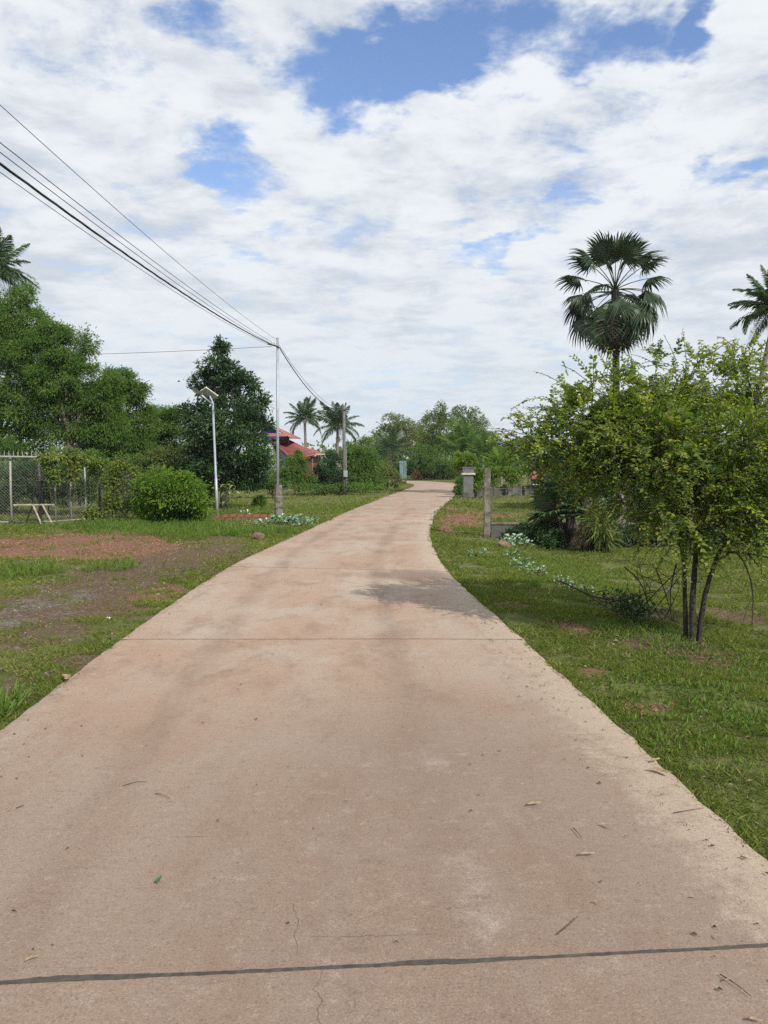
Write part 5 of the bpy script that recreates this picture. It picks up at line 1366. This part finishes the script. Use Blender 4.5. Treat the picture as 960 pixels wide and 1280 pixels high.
rock('pebble', 22, 812, .03, 'grey stone on the bare gravel at the left edge', 'pillar_grey', group=GP)

# ------------------------------------------------------------------ leaves, twigs and grit lying on the slabs
def dry_leaf(px, py, L, az, label, mat='leaf_dry_road', w=.30):
    g = G(px, py); d = ray(px, py); tt = (EYE - .012) / -d.z; g = Vector((d.x * tt, d.y * tt, .012 if road_dist(d.x * tt, d.y * tt)[0][0] < 0 else tz(d.x * tt, d.y * tt) + .03))
    u = np.linspace(0, 1, 7); wd = np.sin(np.pi * (u * .95 + .04)) ** .8 * L * w * .5; x = (u - .5) * L; bend = .12 * L * np.sin(u * 5)
    V = np.vstack([np.c_[x, bend + wd, .10 * L * (u - .5) ** 2 * 4 + wd * .5], np.c_[x, bend, .10 * L * (u - .5) ** 2 * 4], np.c_[x, bend - wd, .10 * L * (u - .5) ** 2 * 4 + wd * .35]])
    k = np.arange(6); o = MB().add(V, [np.stack([k, k + 1, k + 8, k + 7], -1), np.stack([k + 7, k + 8, k + 15, k + 14], -1)]).build('fallen_leaf', mat, None)
    o.location = g; o.rotation_euler = (rng.normal(0, .06), rng.normal(0, .06), az)
    return tag(o, label, 'leaf', 'fallen leaves on the road')
for a in ((735, 1068, .075, .5, 'pale curled dry leaf, largest on the right half of the nearest full slab'), (668, 1005, .075, .6, 'tan dry leaf above and left of the pale curled one'), (199, 1100, .06, 1.9, 'green fallen leaf on the left half of the road', 'leaf_green_road'),
          (826, 965, .13, -.5, 'long brown leaf curled at the right edge of the slab'), (40, 1198, .045, .8, 'small brown leaf at the left above the dark joint'), (83, 848, .16, -.8, 'long reddish dry leaf on the left edge of the road'), (897, 1171, .03, 2.0, 'dark crumpled leaf just above the right end of the joint'),
          (869, 1121, .03, .3, 'dark leaf scrap up from the right end of the joint'), (757, 1032, .05, -.6, 'thin curled leaf at the right of the road, beyond the tan one'), (435, 1000, .03, .4, 'dark leaf scrap in the middle of the slab'), (910, 1225, .03, .9, 'brown leaf scrap below the right end of the joint'),
          (945, 1275, .04, .2, 'brown leaf at the bottom right corner'), (747, 1128, .03, -.4, 'little brown leaf scrap below the pale curled leaf'), (820, 950, .07, .9, 'short brown leaf tip beside the long one at the right edge')):
    dry_leaf(*a)
def road_twig(px, py, px2, py2, label, r=.0022):
    def P(x, y): d = ray(x, y); k = (EYE - .008) / -d.z; return Vector((d.x * k, d.y * k, .009))
    a, b = P(px, py), P(px2, py2); m = a.lerp(b, .5) + Vector((rng.normal(0, .008), rng.normal(0, .008), .003))
    q = catmull([tuple(a), tuple(m), tuple(b)], 4); o = MB().tube(q, r * np.linspace(1, .5, len(q)), 5, wob=.12).build('fallen_twig', 'twig_brown', None)
    tag(o, label, 'twig', 'twigs on the road')
for a in ((154, 982, 183, 977, 'bent twig on the left half of the slab'), (194, 992, 212, 998, 'short twig just below the bent one'), (716, 1035, 727, 1048, 'straight thin twig right of the centre of the road'), (697, 1168, 722, 1146, 'slanting grass stalk above the joint on the right'), (860, 978, 878, 985, 'small forked twig near the right road edge'),
          (842, 1016, 880, 1010, 'longer twig lying across near the right road edge'), (900, 1218, 938, 1245, 'twig below the joint at the right edge of the picture'), (20, 1010, 30, 1007, 'tiny twig at the far left of the slab'), (770, 905, 800, 903, 'thin twig on the pale sand at the right edge')): road_twig(*a)
def grit():
    n = 1500; y = 2.0 + 11 * rng.random(n) ** 1.5; t = rng.random(n)
    lx = np.interp(y, CL[:, 1], CL[:, 0]); rx = np.interp(y, CR[:, 1], CR[:, 0])
    edge = rng.random(n) < .55; t = np.where(edge, np.where(rng.random(n) < .72, 1 - np.abs(rng.normal(0, .07, n)) - .01, np.abs(rng.normal(0, .06, n)) + .01), t)
    t = np.clip(t, .01, .99); x = lx + (rx - lx) * t
    L = .004 + .02 * rng.random(n) ** 5 + .007 * rng.random(n) * edge; a = rng.random(n) * 6.283
    D = np.c_[np.cos(a), np.sin(a), rng.normal(.05, .1, n)]
    V, F = leaves_np(np.c_[x, y, np.full(n, .007)], D, L, L * (.25 + .5 * rng.random(n)), .3, np.tile((0, 0, 1.0), (n, 1)) + .3 * rng.standard_normal((n, 3)))
    stuff(link('road_grit', mesh_np('road_grit', V, [F], np.repeat(rng.random(n), 4)), 'grit_dark'))
grit()

# ------------------------------------------------------------------ haze
def haze():
    m = bpy.data.materials.new('haze'); m.use_nodes = True; n = m.node_tree.nodes; n.clear()
    v = n.new('ShaderNodeVolumePrincipled'); v.inputs['Color'].default_value = (.86, .92, 1, 1); v.inputs['Density'].default_value = .00026; v.inputs['Anisotropy'].default_value = .2
    o = n.new('ShaderNodeOutputMaterial'); m.node_tree.links.new(v.outputs[0], o.inputs['Volume']); MATS['haze'] = m
    b = MB().box((0, 1600, 11), (6800, 5200, 26)).build('haze', 'haze', None)
    tag(b, kind='stuff')
haze()
